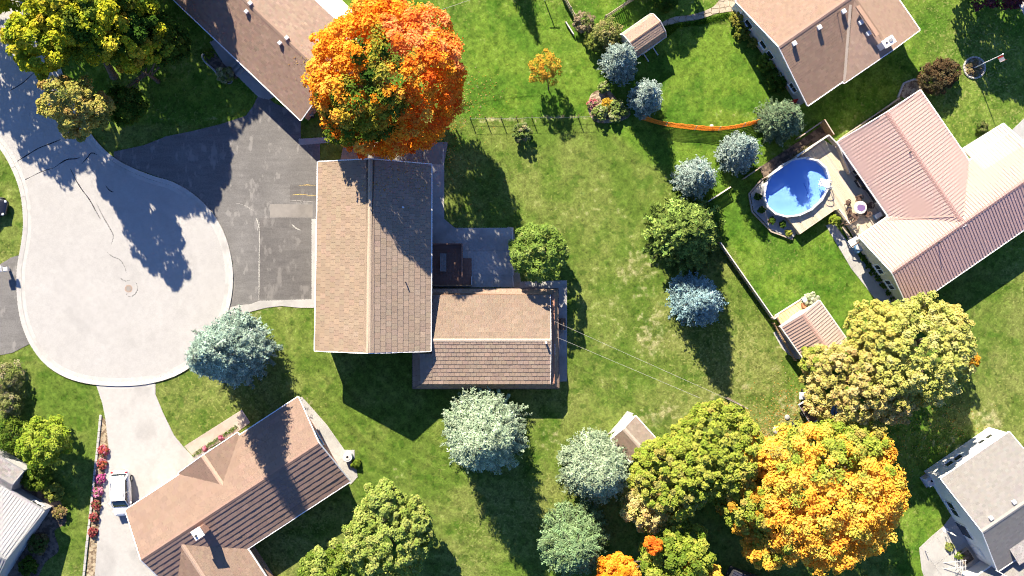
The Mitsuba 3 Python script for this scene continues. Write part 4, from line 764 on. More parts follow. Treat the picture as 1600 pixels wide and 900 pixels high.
BROWNY = [(3, (0.498, 0.434, 0.138)), (2, (0.573, 0.489, 0.206)), (2, (0.377, 0.366, 0.090)), (.7, (0.573, 0.421, 0.166))]
LIME = [(3, (.28, .37, .04)), (2, (.33, .40, .06)), (1, (.20, .30, .03))]
PALE = [(3, (0.307, 0.377, 0.093)), (2, (0.374, 0.414, 0.118)), (2, (0.227, 0.304, 0.060))]
T1Y = [(3, (.46, .46, .03)), (3, (.38, .42, .03)), (2, (.54, .48, .045)), (2, (.20, .28, .03)), (.5, (.46, .33, .04))]
BLUE = [(3, (.24, .33, .275)), (2, (.29, .37, .31)), (1, (.18, .26, .21))]; BLUE2 = [(3, (.24, .31, .275)), (2, (.28, .345, .31)), (1, (.17, .24, .22))]
MINT = [(3, (.27, .345, .225)), (2, (.32, .39, .26)), (1, (.21, .29, .18))]; SEA = [(3, (.12, .18, .10)), (2, (.16, .21, .12)), (1, (.09, .14, .08))]
FIR = [(3, (.12, .17, .035)), (2, (.17, .21, .05)), (1, (.08, .13, .025))]; TEAL = [(3, (.19, .30, .32)), (2, (.25, .36, .37))]
WINE = [(3, (.085, .055, .03)), (2, (.13, .085, .045)), (2, (.17, .14, .07)), (1, (.06, .055, .03))]; PURPLE = [(3, (.09, .03, .045)), (1, (.14, .06, .08))]

def maple_region(q, col):
    """the big maple has turned orange on its crown and flanks; its heart is still green"""
    out = col.copy(); n = len(q); f = meshkit.fbm(q * 1.9 + 5, 3, 3); e = np.hypot(q[:, 0], q[:, 1]); r = rng.random(n)
    heart = np.exp(-((q[:, 0] + .12)**2 / .34 + (q[:, 1] + .30)**2 / .34)) + (f - .5) * 1.5 + np.where((q[:, 0] < -.3) & (q[:, 1] < .15), .25, 0)
    g = heart > .60; out[g & (r < .55)] = pick(OLIVE, (g & (r < .55)).sum()); g2 = g & (r >= .55) & (r < .78); out[g2] = pick(DKGREEN, g2.sum())
    pe = ~g & (q[:, 0] > .05) & (q[:, 1] > .1) & (r < .7); out[pe] = pick(PEACH, pe.sum())
    rd = ~g & (((q[:, 0] > .3) & (q[:, 1] < .15)) | (q[:, 1] < -.6)) & (r < .42); out[rd] = pick(RED, rd.sum())
    return out
tree('maple_tree', 'huge orange and red maple with a green heart over the gap between two brown houses', [dict(px=602, py=124, r=124, h=15.6, rz=6.8, pal=ORANGE, n_cl=640, n_lf=92, ls=.25, cr=.105, region=maple_region, rough=.24, inner=.25)], trunk_r=.42)
def gold_region(q, col):
    out = col.copy(); f = meshkit.fbm(q * 2.2 + 1, 3, 8); r = rng.random(len(q)); g = (f + .22 * (q[:, 1] > .35) - .15 * (q[:, 0] + .2 > 0) * 0 + .12 * (q[:, 0] < -.5)) > .71
    g &= r < .8; out[g] = pick(YGREEN, g.sum()); return out
tree('maple_tree', 'golden yellow-orange maple at the lower right below the trailer', [dict(px=1288, py=772, r=116, h=11.5, rz=5.4, pal=GOLD, n_cl=600, n_lf=86, ls=.24, cr=.10, region=gold_region, rough=.20, inner=.25), dict(px=1352, py=688, r=30, h=8.0, rz=2.6, pal=YGREEN, n_cl=46, n_lf=95, ls=.27, cr=.3)], trunk_r=.34)
tree('maple_tree', 'half-green maple tucked between the golden maple and the big green tree', [dict(px=1168, py=782, r=50, h=9.0, rz=4.2, pal=YGREEN + [(2, (.5, .25, .03))], n_cl=120, n_lf=100, ls=.27, cr=.17, rough=.35), dict(px=1192, py=712, r=30, h=8.5, rz=2.6, pal=GOLD, n_cl=56, n_lf=95, ls=.27, cr=.26), dict(px=1200, py=850, r=42, h=7.6, rz=3.4, pal=YGREEN + GOLD, n_cl=80, n_lf=95, ls=.27, cr=.2, rough=.4)], trunk_r=.25)
tree('maple_tree', 'mixed orange and green maple cut by the bottom edge of the view', [dict(px=1058, py=872, r=58, h=8.8, rz=3.8, pal=GREEN + YGREEN, n_cl=130, n_lf=100, ls=.27, cr=.16, rough=.35), dict(px=965, py=898, r=34, h=7.6, rz=2.8, pal=ORANGE, n_cl=70, n_lf=95, ls=.27, cr=.22), dict(px=1020, py=850, r=12, h=9.0, rz=1.2, pal=RED, n_cl=14, n_lf=80, ls=.25, cr=.4), dict(px=1090, py=905, r=36, h=7.6, rz=2.8, pal=GOLD, n_cl=64, n_lf=95, ls=.27, cr=.22)], trunk_r=.25)
def t1_region(q, col):
    out = col.copy(); f = meshkit.fbm(q * 2.4 + 2, 3, 5); g = f > .62; out[g] = pick(DKGREEN + [(1, (.13, .16, .02))], g.sum()); return out
tree('maple_tree', 'tall yellow-green maple at the upper left overhanging the street', [dict(px=150, py=6, r=98, h=13.0, rz=5.2, pal=T1Y, n_cl=250, n_lf=110, ls=.30, cr=.14, rough=.45, keep=.86, region=t1_region), dict(px=64, py=70, r=54, h=12.0, rz=3.8, pal=T1Y, n_cl=130, n_lf=105, ls=.30, cr=.17, rough=.55, keep=.85), dict(px=100, py=26, r=58, h=12.5, rz=3.8, pal=T1Y, n_cl=100, n_lf=100, ls=.30, cr=.18, rough=.5, keep=.9), dict(px=206, py=62, r=50, h=10.5, rz=3.6, pal=T1Y, n_cl=110, n_lf=105, ls=.30, cr=.19, rough=.45, keep=.9, region=t1_region)], trunk=(178, 118), trunk_r=.36, limbs=16)
tree('maple_tree', 'smaller olive and russet maple beside the street below the tall yellow-green one', [dict(px=124, py=168, r=52, h=12.0, rz=4.4, pal=[(3, (.40, .37, .09)), (2, (.36, .33, .10)), (2, (.40, .27, .08)), (1, (.20, .24, .06))], n_cl=110, n_lf=100, ls=.28, cr=.18, rough=.55, keep=.82)], trunk=(168, 176), trunk_r=.2)
tree('conifer', 'dark green feathery tree standing in shade beside the tall yellow-green maple', [dict(px=252, py=62, r=42, h=7.5, rz=3.4, pal=DKGREEN, n_cl=100, n_lf=90, ls=.30, cr=.2, rough=.5), dict(px=196, py=165, r=30, h=5.5, rz=2.4, pal=DKGREEN, n_cl=60, n_lf=90, ls=.28, cr=.24, rough=.5)], trunk_r=.18)
tree('shade_tree', 'street tree mostly beyond the upper left corner whose shadow darkens the street', [dict(px=-42, py=-60, r=100, h=12.5, rz=5.0, pal=T1Y, n_cl=170, n_lf=75, ls=.36, cr=.16, rough=.4)], trunk_r=.35)
tree('shade_tree', 'large tree beyond the top edge whose shadow covers the corner of the upper left roof', [dict(px=185, py=-170, r=120, h=14.0, rz=6.0, pal=GREEN, n_cl=190, n_lf=75, ls=.40, cr=.16, rough=.3)], trunk_r=.4)
tree('big_tree', 'broad green tree with a browning lower side beside the little brown-roofed shed', [dict(px=1122, py=698, r=72, h=9.5, rz=4.4, pal=YGREEN, n_cl=380, n_lf=72, ls=.22, cr=.09, rough=.16), dict(px=1047, py=746, r=64, h=8.5, rz=4.0, pal=YGREEN + [(2, (.33, .31, .09))], n_cl=340, n_lf=72, ls=.22, cr=.09, rough=.18), dict(px=1080, py=728, r=56, h=9.0, rz=4.0, pal=YGREEN, n_cl=120, n_lf=105, ls=.25, cr=.14, rough=.2), dict(px=1008, py=790, r=40, h=7.0, rz=3.2, pal=BROWNY, n_cl=90, n_lf=100, ls=.23, cr=.18)], trunk=(1078, 722), trunk_r=.34, limbs=18)
tree('cedar_tree', 'broad yellowish cedar clump beside the metal-roofed house', [dict(px=1434, py=548, r=86, h=10.5, rz=4.8, pal=[(3, (.49, .48, .13)), (2, (.56, .54, .20)), (2, (.38, .41, .10)), (1, (.27, .31, .07))], n_cl=560, n_lf=58, ls=.22, cr=.08, rough=.24), dict(px=1370, py=520, r=52, h=9.0, rz=3.6, pal=[(3, (.53, .48, .12)), (2, (.44, .44, .11))], n_cl=230, n_lf=58, ls=.22, cr=.11), dict(px=1384, py=580, r=56, h=9.5, rz=4.0, pal=[(3, (.50, .48, .13)), (2, (.42, .43, .11)), (1, (.30, .34, .08))], n_cl=220, n_lf=56, ls=.22, cr=.11), dict(px=1478, py=508, r=36, h=8.2, rz=3.0, pal=[(3, (.58, .52, .15)), (2, (.48, .44, .13))], n_cl=150, n_lf=56, ls=.22, cr=.14, rough=.4)], trunk_r=.3, limbs=16)
tree('cedar_tree', 'shorter olive-grey cedar beside the pink-roofed shed', [dict(px=1322, py=600, r=72, h=9.0, rz=4.2, pal=BROWNY, n_cl=440, n_lf=56, ls=.22, cr=.085, rough=.26), dict(px=1275, py=565, r=24, h=6.5, rz=2.4, pal=BROWNY + YGREEN, n_cl=44, n_lf=95, ls=.24, cr=.28), dict(px=1392, py=625, r=42, h=8.0, rz=3.2, pal=BROWNY, n_cl=170, n_lf=56, ls=.22, cr=.12, rough=.4)], trunk_r=.28, limbs=14)
tree('locust_tree', 'light green leafy tree in front of the striped brown roof at the bottom', [dict(px=604, py=838, r=72, h=8.5, rz=4.0, pal=PALE, n_cl=360, n_lf=74, ls=.21, cr=.10, rough=.3), dict(px=600, py=780, r=30, h=8.0, rz=2.6, pal=PALE, n_cl=60, n_lf=95, ls=.24, cr=.24), dict(px=510, py=890, r=42, h=6.5, rz=3.0, pal=GREEN + PALE, n_cl=84, n_lf=100, ls=.24, cr=.19, rough=.45), dict(px=648, py=812, r=30, h=7.0, rz=2.4, pal=PALE, n_cl=50, n_lf=90, ls=.24, cr=.24, rough=.5)], trunk_r=.24)
tree('round_bush', 'round glossy green bush at the corner of the shaded patio', [dict(px=842, py=394, r=43, h=6.8, rz=3.6, pal=[(3, (.20, .30, .06)), (2, (.26, .36, .09)), (2, (.14, .22, .04)), (.5, (.28, .34, .10))], n_cl=170, n_lf=90, ls=.19, cr=.15, rough=.14, zmin=-.8)], trunk_r=.1, cat_='bush')
tree('young_tree', 'small yellow-orange young tree alone on the upper lawn', [dict(px=851, py=108, r=27, h=4.6, rz=1.9, pal=[(3, (.52, .34, .05)), (2, (.56, .30, .04)), (1, (.30, .28, .03))], n_cl=60, n_lf=46, ls=.16, cr=.24, rough=.4, keep=.9, inner=.5)], trunk=(857, 140), trunk_r=.06)
tree('young_tree', 'slim orange young tree by the lawn right of the yellowish cedars', [dict(px=1516, py=562, r=11, h=3.9, rz=1.5, pal=[(3, (.60, .30, .03)), (2, (.52, .34, .05))], n_cl=34, n_lf=40, ls=.15, cr=.34, rough=.4, zmin=-.9)], trunk_r=.05)
tree('small_tree', 'bright lime green small tree on the lawn at the left edge', [dict(px=72, py=690, r=40, h=4.8, rz=2.2, pal=LIME, n_cl=110, n_lf=90, ls=.21, cr=.17, rough=.42)], trunk_r=.1)
tree('purple_tree', 'dark purple-leaved tree peeking in at the top edge above the flagpole', [dict(px=1566, py=-58, r=68, h=8.5, rz=4.0, pal=PURPLE, n_cl=170, n_lf=80, ls=.28, cr=.16, rough=.3)], trunk_r=.25)
tree('shade_tree', 'dark tree beyond the top edge whose shadow lies over the picket fence', [dict(px=1015, py=-104, r=60, h=6.8, rz=3.2, pal=GREEN, n_cl=110, n_lf=70, ls=.3, cr=.18)], trunk_r=.25)
bush = lambda label, px, py, r, h, pal, name='shrub', ls=.15, n=None, **k: tree(name, label, [dict(px=px, py=py, r=r, h=h, rz=h*.55, pal=pal, n_cl=n or max(14, int(r * 2.2)), n_lf=k.pop('n_lf', 60), ls=ls, cr=k.pop('cr', .24), rough=k.pop('rough', .35), zmin=-.7)], trunk_r=.04, limbs=5, cat_='shrub', **k)
bush('dense dark wine-brown rounded shrub between the pink metal roof and the flagpole', 1462, 121, 26, 2.2, WINE, n=90, rough=.2, cr=.2)
bush('wine-brown shrub lobe nearest the flagpole bed', 1478, 113, 20, 2.0, WINE, n=70, rough=.2, cr=.22)
bush('small rounded mixed-leaf shrub on the dry line between lawns', 815, 207, 15, 1.9, [(2, (.22, .27, .12)), (2, (.13, .20, .05)), (1, (.36, .32, .18))], ls=.17)
bush('feathery olive shrub left of the gambrel shed', 948, 52, 26, 2.3, [(2, (.25, .27, .09)), (2, (.17, .22, .05)), (1, (.35, .31, .14))], n=70, rough=.5)
bush('pinkish flowering shrub against the picket fence', 912, 34, 17, 1.7, [(2, (.38, .30, .20)), (2, (.28, .27, .13)), (1, (.16, .20, .06))], rough=.4)
bush('drooping green shrub above the blue spruces', 928, 66, 17, 1.7, [(2, (.22, .27, .06)), (1, (.15, .2, .04))], rough=.5)
bush('small yellow twiggy shrub at the corner of the gambrel shed', 990, 66, 6, 2.2, [(1, (.50, .36, .04))], n=12)
bush('lit yellow-green shrub at the corner of the upper right house near the flagstone path', 1154, 30, 14, 1.6, [(2, (.22, .24, .04)), (1, (.28, .26, .06))])
bush('second yellow-green shrub down the wall of the upper right house', 1160, 52, 12, 1.4, [(2, (.20, .23, .04)), (1, (.14, .18, .03))])
bush('shaded green shrub below the two wall windows of the upper right house', 1196, 98, 15, 1.6, GREEN)
bush('dark low shrub at the lower end of the upper right house wall', 1214, 125, 18, 1.5, DKGREEN)
bush('thin yellow-tipped shrub beside the upper right house', 1176, 68, 8, 1.3, [(2, (.26, .27, .05)), (1, (.14, .18, .03))])
bush('small green shrub on the garage corner of the metal-roofed house', 1534, 199, 11, 1.1, [(2, (.12, .18, .04)), (1, (.2, .22, .08))])
bush('pale green bush in the planter beside the pool stairs', 1303, 343, 8, 2.0, [(2, (.24, .32, .04)), (1, (.3, .35, .06))], n=26)
bush('white-flowering shrub at the corner of the shed deck', 1266, 470, 13, 1.3, [(3, (.55, .56, .42)), (2, (.45, .48, .30)), (1, (.25, .3, .1))], n=36)
bush('lit variegated shrub in the shade bed by the concrete walk', 352, 117, 14, 1.3, [(2, (.34, .36, .18)), (2, (.12, .18, .03)), (1, (.42, .42, .25))])
bush('low dark plant at the top of the shaded planting bed', 326, 84, 8, .8, GREEN)
for q, lb in (((10, 590, 26, 2.6), 'pale ragged bush at the left edge below the asphalt drive'), ((14, 628, 24, 2.4), 'grey-green bush at the left edge below the pale ragged one')):
    bush(lb, *q[:3], q[3], [(2, (.24, .25, .10)), (2, (.16, .20, .05)), (1, (.36, .32, .20))], n=64, rough=.45)
bush('dark green bush in shadow left of the lime tree', 20, 680, 30, 2.0, DKGREEN + GREEN, n=60)
bush('dark bush between the weathered shed roof and the lime tree', 58, 745, 24, 1.6, GREEN + DKGREEN, n=50)
bush('leafy hosta clump with yellow-lit leaves beside the ribbed building', 84, 768, 15, .9, [(3, (.26, .30, .06)), (1, (.15, .2, .04))], ls=.24, n=30)
bush('reddish-brown dry plant clump on the lawn edge near the ribbed building', 94, 800, 11, .8, [(2, (.28, .20, .10)), (1, (.2, .18, .06))], n=26)
bush('shaded perennial clump under the wall of the ribbed building', 60, 850, 16, .9, [(2, (.2, .16, .08)), (2, (.08, .14, .03))], n=40)
bush('lowest shaded perennial clump at the ribbed building wall', 44, 885, 15, .9, DKGREEN, n=34)
bush('low leafy shrub hugging the round air conditioner', 556, 724, 8, .7, GREEN, n=24)
bush('dark hedge plant at the top edge near the picket fence corner', 1040, 2, 18, 1.5, DKGREEN, n=40)
# spruces
spruce('tall blue spruce beside the turning circle, its shadow on the striped roof', 367, 546, 58, 15.5, BLUE, fat=.60, lean=.26)
spruce('largest pale blue spruce just below the brown house wing', 755, 678, 68, 11.5, [(3, (.29, .375, .255)), (2, (.34, .42, .29)), (1, (.22, .30, .19))], fat=.58)
spruce('pale silvery spruce left of the little brown-roofed shed', 932, 728, 58, 10.0, MINT, fat=.58)
spruce('soft green spruce at the bottom below the silvery one', 894, 842, 58, 8.5, [(3, (.17, .27, .13)), (2, (.21, .30, .15)), (1, (.13, .20, .08))], fat=.55)
spruce('blue spruce touching the lower corner of the gambrel shed', 968, 98, 31, 6.0, BLUE2, fat=.55)
spruce('blue spruce at the end of the orange mesh fence', 1008, 154, 30, 6.0, BLUE2, fat=.55)
spruce('bright blue spruce closest to the pool, right of its twin', 1153, 237, 33, 6.3, BLUE2, fat=.55)
spruce('bright blue spruce directly above the dark green fir', 1086, 277, 34, 6.0, BLUE2, fat=.55)
spruce('grey-green spruce between the orange mesh fence and the pool', 1217, 191, 38, 6.5, SEA, fat=.55)
spruce('deep blue spruce standing in the shadow of the dark green fir', 1088, 470, 43, 7.0, TEAL, fat=.55)
spruce('wide dark green fir left of the long plank fence', 1069, 364, 62, 9.5, [(3, (.135, .20, .045)), (2, (.19, .25, .06)), (1, (.08, .13, .03))], fat=.60, name='fir_tree', tuft=.50, droop=.34, dens=.62, jit=.22)
spruce('spruce beyond the top edge whose pointed shadow falls on the upper lawn', 772, -134, 34, 8.5, FIR)
# ---------------------------------------------------------------- vehicles, pool, fences, furniture and small things
def loft(secs, cap=True):
    """secs: list of (n,3) rings with equal n -> closed mesh"""
    n = len(secs[0]); v = np.vstack(secs); f = []
    for i in range(len(secs) - 1):
        for j in range(n):
            k = (j + 1) % n; f += [[i*n+j, i*n+k, (i+1)*n+k], [i*n+j, (i+1)*n+k, (i+1)*n+j]]
    if cap:
        v = np.vstack([v, secs[0].mean(0), secs[-1].mean(0)]); c0 = len(v) - 2
        for j in range(n): k = (j+1) % n; f += [[c0, k, j], [c0+1, (len(secs)-1)*n+j, (len(secs)-1)*n+k]]
    m = trimesh.Trimesh(v, f, process=False); m.fix_normals(); return m
def car(label, pos, ang, paint, L=4.4, Wd=1.82, H=1.62, z0=.04):
    """small hatchback-SUV; local +x is the front"""
    t = thing('car', label, 'car'); M = trimesh.transformations.rotation_matrix(math.radians(ang), [0, 0, 1]); M[:3, 3] = [*pos, z0]
    def add(part, m, mt, **k): m.apply_transform(M); return put(f'{t}__{part}', m, mt, **k)
    hw = Wd / 2
    def ring(x, w, zb, zt, n=20, e=4.0):
        a = np.arange(n) / n * 2 * np.pi; c, s = np.cos(a), np.sin(a); y = np.sign(c) * np.abs(c) ** (2/e) * w; z = (zb + zt)/2 + np.sign(s) * np.abs(s) ** (2/e) * (zt - zb)/2
        return np.c_[np.full(n, x), y, z]
    X = [(-.5, .70, .42, .80), (-.485, .88, .34, .98), (-.42, .97, .28, 1.05), (-.25, 1., .26, 1.02), (0, 1., .26, 1.0), (.2, .99, .26, .98), (.33, .96, .27, .95), (.43, .90, .30, .86), (.48, .78, .36, .74), (.5, .55, .44, .62)]
    add('body', loft([ring(x*L, w*hw, a, b) for x, w, a, b in X]), paint, smooth=40)
    G = [(-.455, .74, .98), (-.40, .84, 1.32), (-.33, .82, 1.52), (-.10, .83, H), (.06, .81, H - .02), (.14, .80, 1.50), (.235, .80, 1.20), (.29, .84, .97)]
    add('glasshouse', loft([ring(x*L, w*hw*.97, .80, b - .045, e=5) for x, w, b in G]), 'm_glass', smooth=40)
    rf = [(-.41, .74, 1.36), (-.33, .86, H - .07), (-.10, .88, H + .01), (.06, .85, H - .01), (.125, .78, 1.54)]
    add('roof_panel', loft([ring(x*L, w*hw*.95, b - .10, b) for x, w, b in rf]), paint, smooth=40)
    for s in (-1, 1):
        add('pillar', cat(bar([.12*L, s*hw*.74, 1.50], [.285*L, s*hw*.86, .96], .07, .05), bar([-.05*L, s*hw*.80, 1.53], [-.05*L, s*hw*.96, .98], .08, .05), bar([-.33*L, s*hw*.78, 1.50], [-.42*L, s*hw*.90, .99], .16, .06)), paint)
        add('mirror', ball([.20*L, s*(hw + .10), 1.02], .11, 2, .7), paint, smooth=True)
        add('headlight', ball([.455*L, s*hw*.68, .74], .14, 2, .6), 'm_white', smooth=True); add('tail_light', box([-.475*L, s*hw*.74, .93], (.10, .22, .18)), 'm_light_red')
        for x in (.315, -.30):
            w = tube([[x*L, s*(hw - .20), .33], [x*L, s*(hw + .015), .33]], .33, 26); k = add('wheel', w, 'm_rubber', smooth=40); add(f'{k[len(t)+2:]}__rim', tube([[x*L, s*(hw - .05), .33], [x*L, s*(hw + .03), .33]], .20, 18), 'm_steel')
    add('bumper', box([.485*L, 0, .46], (.10, Wd*.7, .16)), 'm_darkgrey'); add('number_plate', box([-.502*L, 0, .78], (.02, .34, .12)), 'm_white')
    add('rear_wiper', bar([-.445*L, -.1, 1.12], [-.43*L, .28, 1.18], .03, .02), 'm_black')
    for s in (-1, 1): add('roof_rail', bar([-.28*L, s*hw*.66, H + .01], [.04*L, s*hw*.66, H + .01], .04, .03), 'm_grey')
    return t
car('white hatchback parked on the white concrete driveway next to the red flowers', W2(189, 771, .8), -87, 'm_car_white')
car('black car whose nose pokes in from the left edge onto the grass', W2(-26, 318, .8), -12, 'm_car_dark', z0=.0)

# mailbox pillar with a black bin-like box
mb = thing('mailbox', 'white twin mailbox on a post at the edge of the asphalt drive, far left', 'mailbox'); c = W(15, 421, 0)
put(f'{mb}__post', box(c + [0, 0, .5], (.22, .22, 1.0)), 'm_offwhite'); put(f'{mb}__box', box(c + [-.28, .02, 1.2], (.46, .55, .42), 8, .05), 'm_white'); put(f'{mb}__box', box(c + [.28, 0, 1.16], (.46, .42, .34), 8, .05), 'm_offwhite'); put(f'{mb}__lid', box(c + [-.28, .02, 1.42], (.30, .38, .03), 8), 'm_black')

# red flower clumps in the mulch strip
FL = [[(3, (.42, .06, .08)), (2, (.50, .13, .06)), (2, (.52, .22, .30)), (1, (.12, .18, .05))], [(3, (.50, .15, .07)), (2, (.42, .08, .09)), (2, (.48, .20, .28)), (1, (.12, .18, .05))], [(3, (.52, .10, .30)), (2, (.60, .25, .42)), (1, (.45, .06, .24)), (1, (.14, .2, .06))], [(3, (.62, .22, .38)), (2, (.55, .10, .28)), (1, (.65, .35, .45)), (1, (.14, .2, .06))], [(3, (.33, .06, .07)), (2, (.40, .14, .13)), (1, (.12, .16, .05))]]
fm = ['topmost crimson and pink', 'orange-red', 'magenta', 'largest light pink', 'dusky red', 'darker red', 'lowest deep red']
for i, (px, py, r, p) in enumerate([(162, 704, 9, 0), (160, 725, 8.5, 1), (157, 747, 8, 2), (153, 769, 9, 3), (150, 789, 8, 4), (147, 808, 7.5, 4), (145, 831, 7.5, 4)]):
    tree('flower_clump', f'{fm[i]} mound of flowers in the mulch strip by the white drive', [dict(px=px, py=py, r=r, h=.62, rz=.42, pal=FL[p], n_cl=40, n_lf=34, ls=.10, cr=.2, rough=.25, zmin=-.6, jit=.2)], trunk_r=.03, limbs=4, cat_='flowers', group=None)
tree('flower_clump', 'red and pink flower patch at the corner bed on the dry property line', [dict(px=926, py=162, r=9, h=.7, rz=.4, pal=[(2, (.55, .12, .15)), (2, (.6, .3, .32)), (1, (.2, .25, .1))], n_cl=36, n_lf=30, ls=.11, cr=.24, zmin=-.6)], trunk_r=.03, limbs=4, cat_='flowers')
tree('flower_clump', 'golden yellow flower patch in the middle of the corner bed', [dict(px=949, py=162, r=9, h=.9, rz=.5, pal=[(3, (.55, .36, .04)), (1, (.2, .24, .06))], n_cl=36, n_lf=30, ls=.12, cr=.24, zmin=-.6)], trunk_r=.03, limbs=4, cat_='flowers')
for px, py, r, h, lb in ((963, 165, 11, 1.1, 'pale green leafy perennial right of the golden flowers'), (938, 176, 13, 1.2, 'big-leaved green perennial at the lower side of the corner bed'), (960, 182, 10, 1.0, 'light green perennial at the lower right of the corner bed'), (943, 136, 9, 1.0, 'grey-green perennial at the top of the corner bed'), (975, 174, 8, .9, 'small perennial at the right end of the corner bed')):
    tree('perennial', lb, [dict(px=px, py=py, r=r, h=h, rz=h*.55, pal=[(2, (.26, .33, .10)), (2, (.18, .26, .06)), (1, (.36, .38, .20))], n_cl=34, n_lf=30, ls=.19, cr=.26, rough=.4, zmin=-.6)], trunk_r=.03, limbs=4, cat_='plant')
for px, py, lb in ((320, 701, 'pink flower tuft in the narrow grass bed, lower one'), (345, 684, 'pink flower tuft in the narrow grass bed, upper one')):
    tree('flower_clump', lb + ' at the front gable', [dict(px=px, py=py, r=4, h=.5, rz=.3, pal=[(3, (.65, .25, .35)), (1, (.4, .1, .15))], n_cl=12, n_lf=26, ls=.11, cr=.35, zmin=-.6)], trunk_r=.02, limbs=3, cat_='flowers')
def grass_mass(key, label, pts, n, h, col, kind='stuff'):
    pg = poly(pts); x0, y0, x1, y1 = pg.bounds; q = rng.uniform([x0, y0], [x1, y1], (n * 3, 2)); import shapely
    q = q[shapely.contains_xy(pg, q[:, 0], q[:, 1])][:n]; m = len(q); d = unit(np.c_[rng.normal(0, .5, (m, 2)), np.ones(m)]); hh = h * rng.uniform(.5, 1.3, m)
    s = unit(np.cross(d, rng.normal(size=(m, 3)))) * .035; p = np.c_[q, np.full(m, .01)]; v = np.stack([p - s, p + s, p + d * hh[:, None]], 1).reshape(-1, 3)
    c = np.repeat(np.clip(np.array(col) * np.exp(rng.normal(0, .25, (m, 1))), 0, .8), 3, 0); k = put(key, trimesh.Trimesh(v, np.arange(3*m).reshape(-1, 3), process=False), 'm_leaf', color=c); labels[k] = {'label': label, 'kind': 'stuff', 'category': 'grass'}
grass_mass('grass', 'narrow green grass bed between the beige path and the front gable', [(300, 710), (303, 714), (372, 668), (369, 664)], 1500, .3, (.14, .24, .03))
grass_mass('grass', 'taller unmown grass fringe beside the gambrel shed and flagstone path', [(1034, 42), (1060, 37), (1090, 33), (1138, 20), (1142, 26), (1095, 39), (1060, 43), (1042, 60), (1036, 58)], 2600, .35, (.09, .19, .02))
grass_mass('grass', 'weedy tufts along the eave strip of the metal-roofed house', [(1312, 218), (1345, 194), (1400, 160), (1404, 164), (1350, 202), (1318, 223)], 1800, .35, (.24, .27, .08))
grass_mass('grass', 'ragged weeds in the dirt strip behind the pool fence', [(1236, 245), (1268, 222), (1284, 232), (1250, 256)], 1400, .3, (.34, .32, .16))
grass_mass('grass', 'unmown grass fringe along the long plank fence', [(1122, 388), (1128, 386), (1222, 520), (1216, 524)], 2600, .3, (.15, .22, .04))
# fallen leaves under the golden maple
def leaf_litter(label, spots, plane=None):
    P_ = []
    for px, py, r, n in spots: P_.append(np.c_[W2(px, py) + rng.normal(0, r / PX * .5, (n, 2)), rng.uniform(.01, .05, n)])
    P_ = np.vstack(P_); m = len(P_)
    if plane is not None: P_[:, 2] = plane.z(P_) + .06
    v, f = leaf_quads(P_, unit(np.c_[rng.normal(0, .35, (m, 2)), np.ones(m)]), rng.uniform(.08, .15, m)); c = np.repeat(pick([(3, (.50, .36, .12)), (2, (.46, .22, .04)), (1, (.4, .34, .2))], m), 4, 0)
    k = put('fallen_leaves', trimesh.Trimesh(v, f, process=False), 'm_leaf', color=c); labels[k] = {'label': label, 'kind': 'stuff', 'category': 'leaves'}
leaf_litter('fallen yellow leaves on the lawn round the golden maple', [(1190, 690, 50, 700), (1230, 640, 50, 500), (1210, 720, 40, 500), (1400, 690, 60, 250), (1480, 660, 50, 200)])
leaf_litter('fallen orange leaves on walk and lawn round the huge orange maple', [(700, 170, 50, 260), (690, 240, 30, 120), (750, 150, 40, 120)])

leaf_litter('fallen orange leaves scattered on the shaded top end of the brown house roof', [(640, 285, 40, 150), (600, 300, 20, 50)], A['p2'])
leaf_litter('fallen orange leaves on the lower end of the upper left house roof', [(500, 115, 22, 60)], B['p1'])

# pool
pl_ = thing('pool', 'oval above-ground pool with bright blue cover beside a wooden deck', 'pool'); pc = W(1243.5, 293, 1.0); pa = math.radians(34)
def ell(a, b, n=16, ph=0): t = (np.arange(n) + ph) / n * 2 * np.pi; x, y = a*np.cos(t), b*np.sin(t); return np.c_[pc[0] + x*math.cos(pa) - y*math.sin(pa), pc[1] + x*math.sin(pa) + y*math.cos(pa)]
ra, rb = 56/PX*.985, 43/PX*.985; o, i_ = Polygon(ell(ra, rb)), Polygon(ell(ra - .16, rb - .16)); wall_o = Polygon(ell(ra - .05, rb - .05)); wall_i = Polygon(ell(ra - .09, rb - .09))
put(f'{pl_}__wall', solid(wall_o.difference(wall_i), 1.30, .0), 'm_galv'); rim = put(f'{pl_}__rim', solid(o.difference(i_), 1.36, 1.302), 'm_white')
for k in range(16): q = ell(ra - .08, rb - .08)[k]; put(f'{rim}__joint', box([*q, 1.375], (.22, .16, .04), math.degrees(math.atan2(q[1]-pc[1], q[0]-pc[0])), .01), 'm_offwhite')
def cover_h(p, n, uv): return noise(p.x * 22, p.y * 22, 0.0) * .5 + fbm(p.x * 1.3, p.y * 1.3, 2.0, 3)
scene['m_pool'] = {'type': 'twosided', 'b': {'type': 'bumpmap', 'tex': mikit.proc(cover_h, .02), 'scale': .03, 'b': {'type': 'principled', 'base_color': mikit.proc(lambda p, n, uv: mix((.13, .30, .74), (.17, .35, .78), fbm(p.x, p.y, 1.0, 3))), 'roughness': .35, 'specular': .5}}}
put(f'{pl_}__cover', solid(wall_i.buffer(-.01), .58, .2), 'm_pool'); put(f'{pl_}__cover_seam', bar([*(pc[:2] + [.9, .5]), .586], [*(pc[:2] + [1.5, -1.1]), .586], .04, .012), 'm_blue')
ld = thing('pool_ladder', 'white plastic pool ladder at the deck side of the blue pool', 'ladder'); lc = W(1292, 287, 1.4)
put(f'{ld}__platform', box(lc + [-.25, .05, .02], (.95, .7, .08), -20, .02), 'm_white')
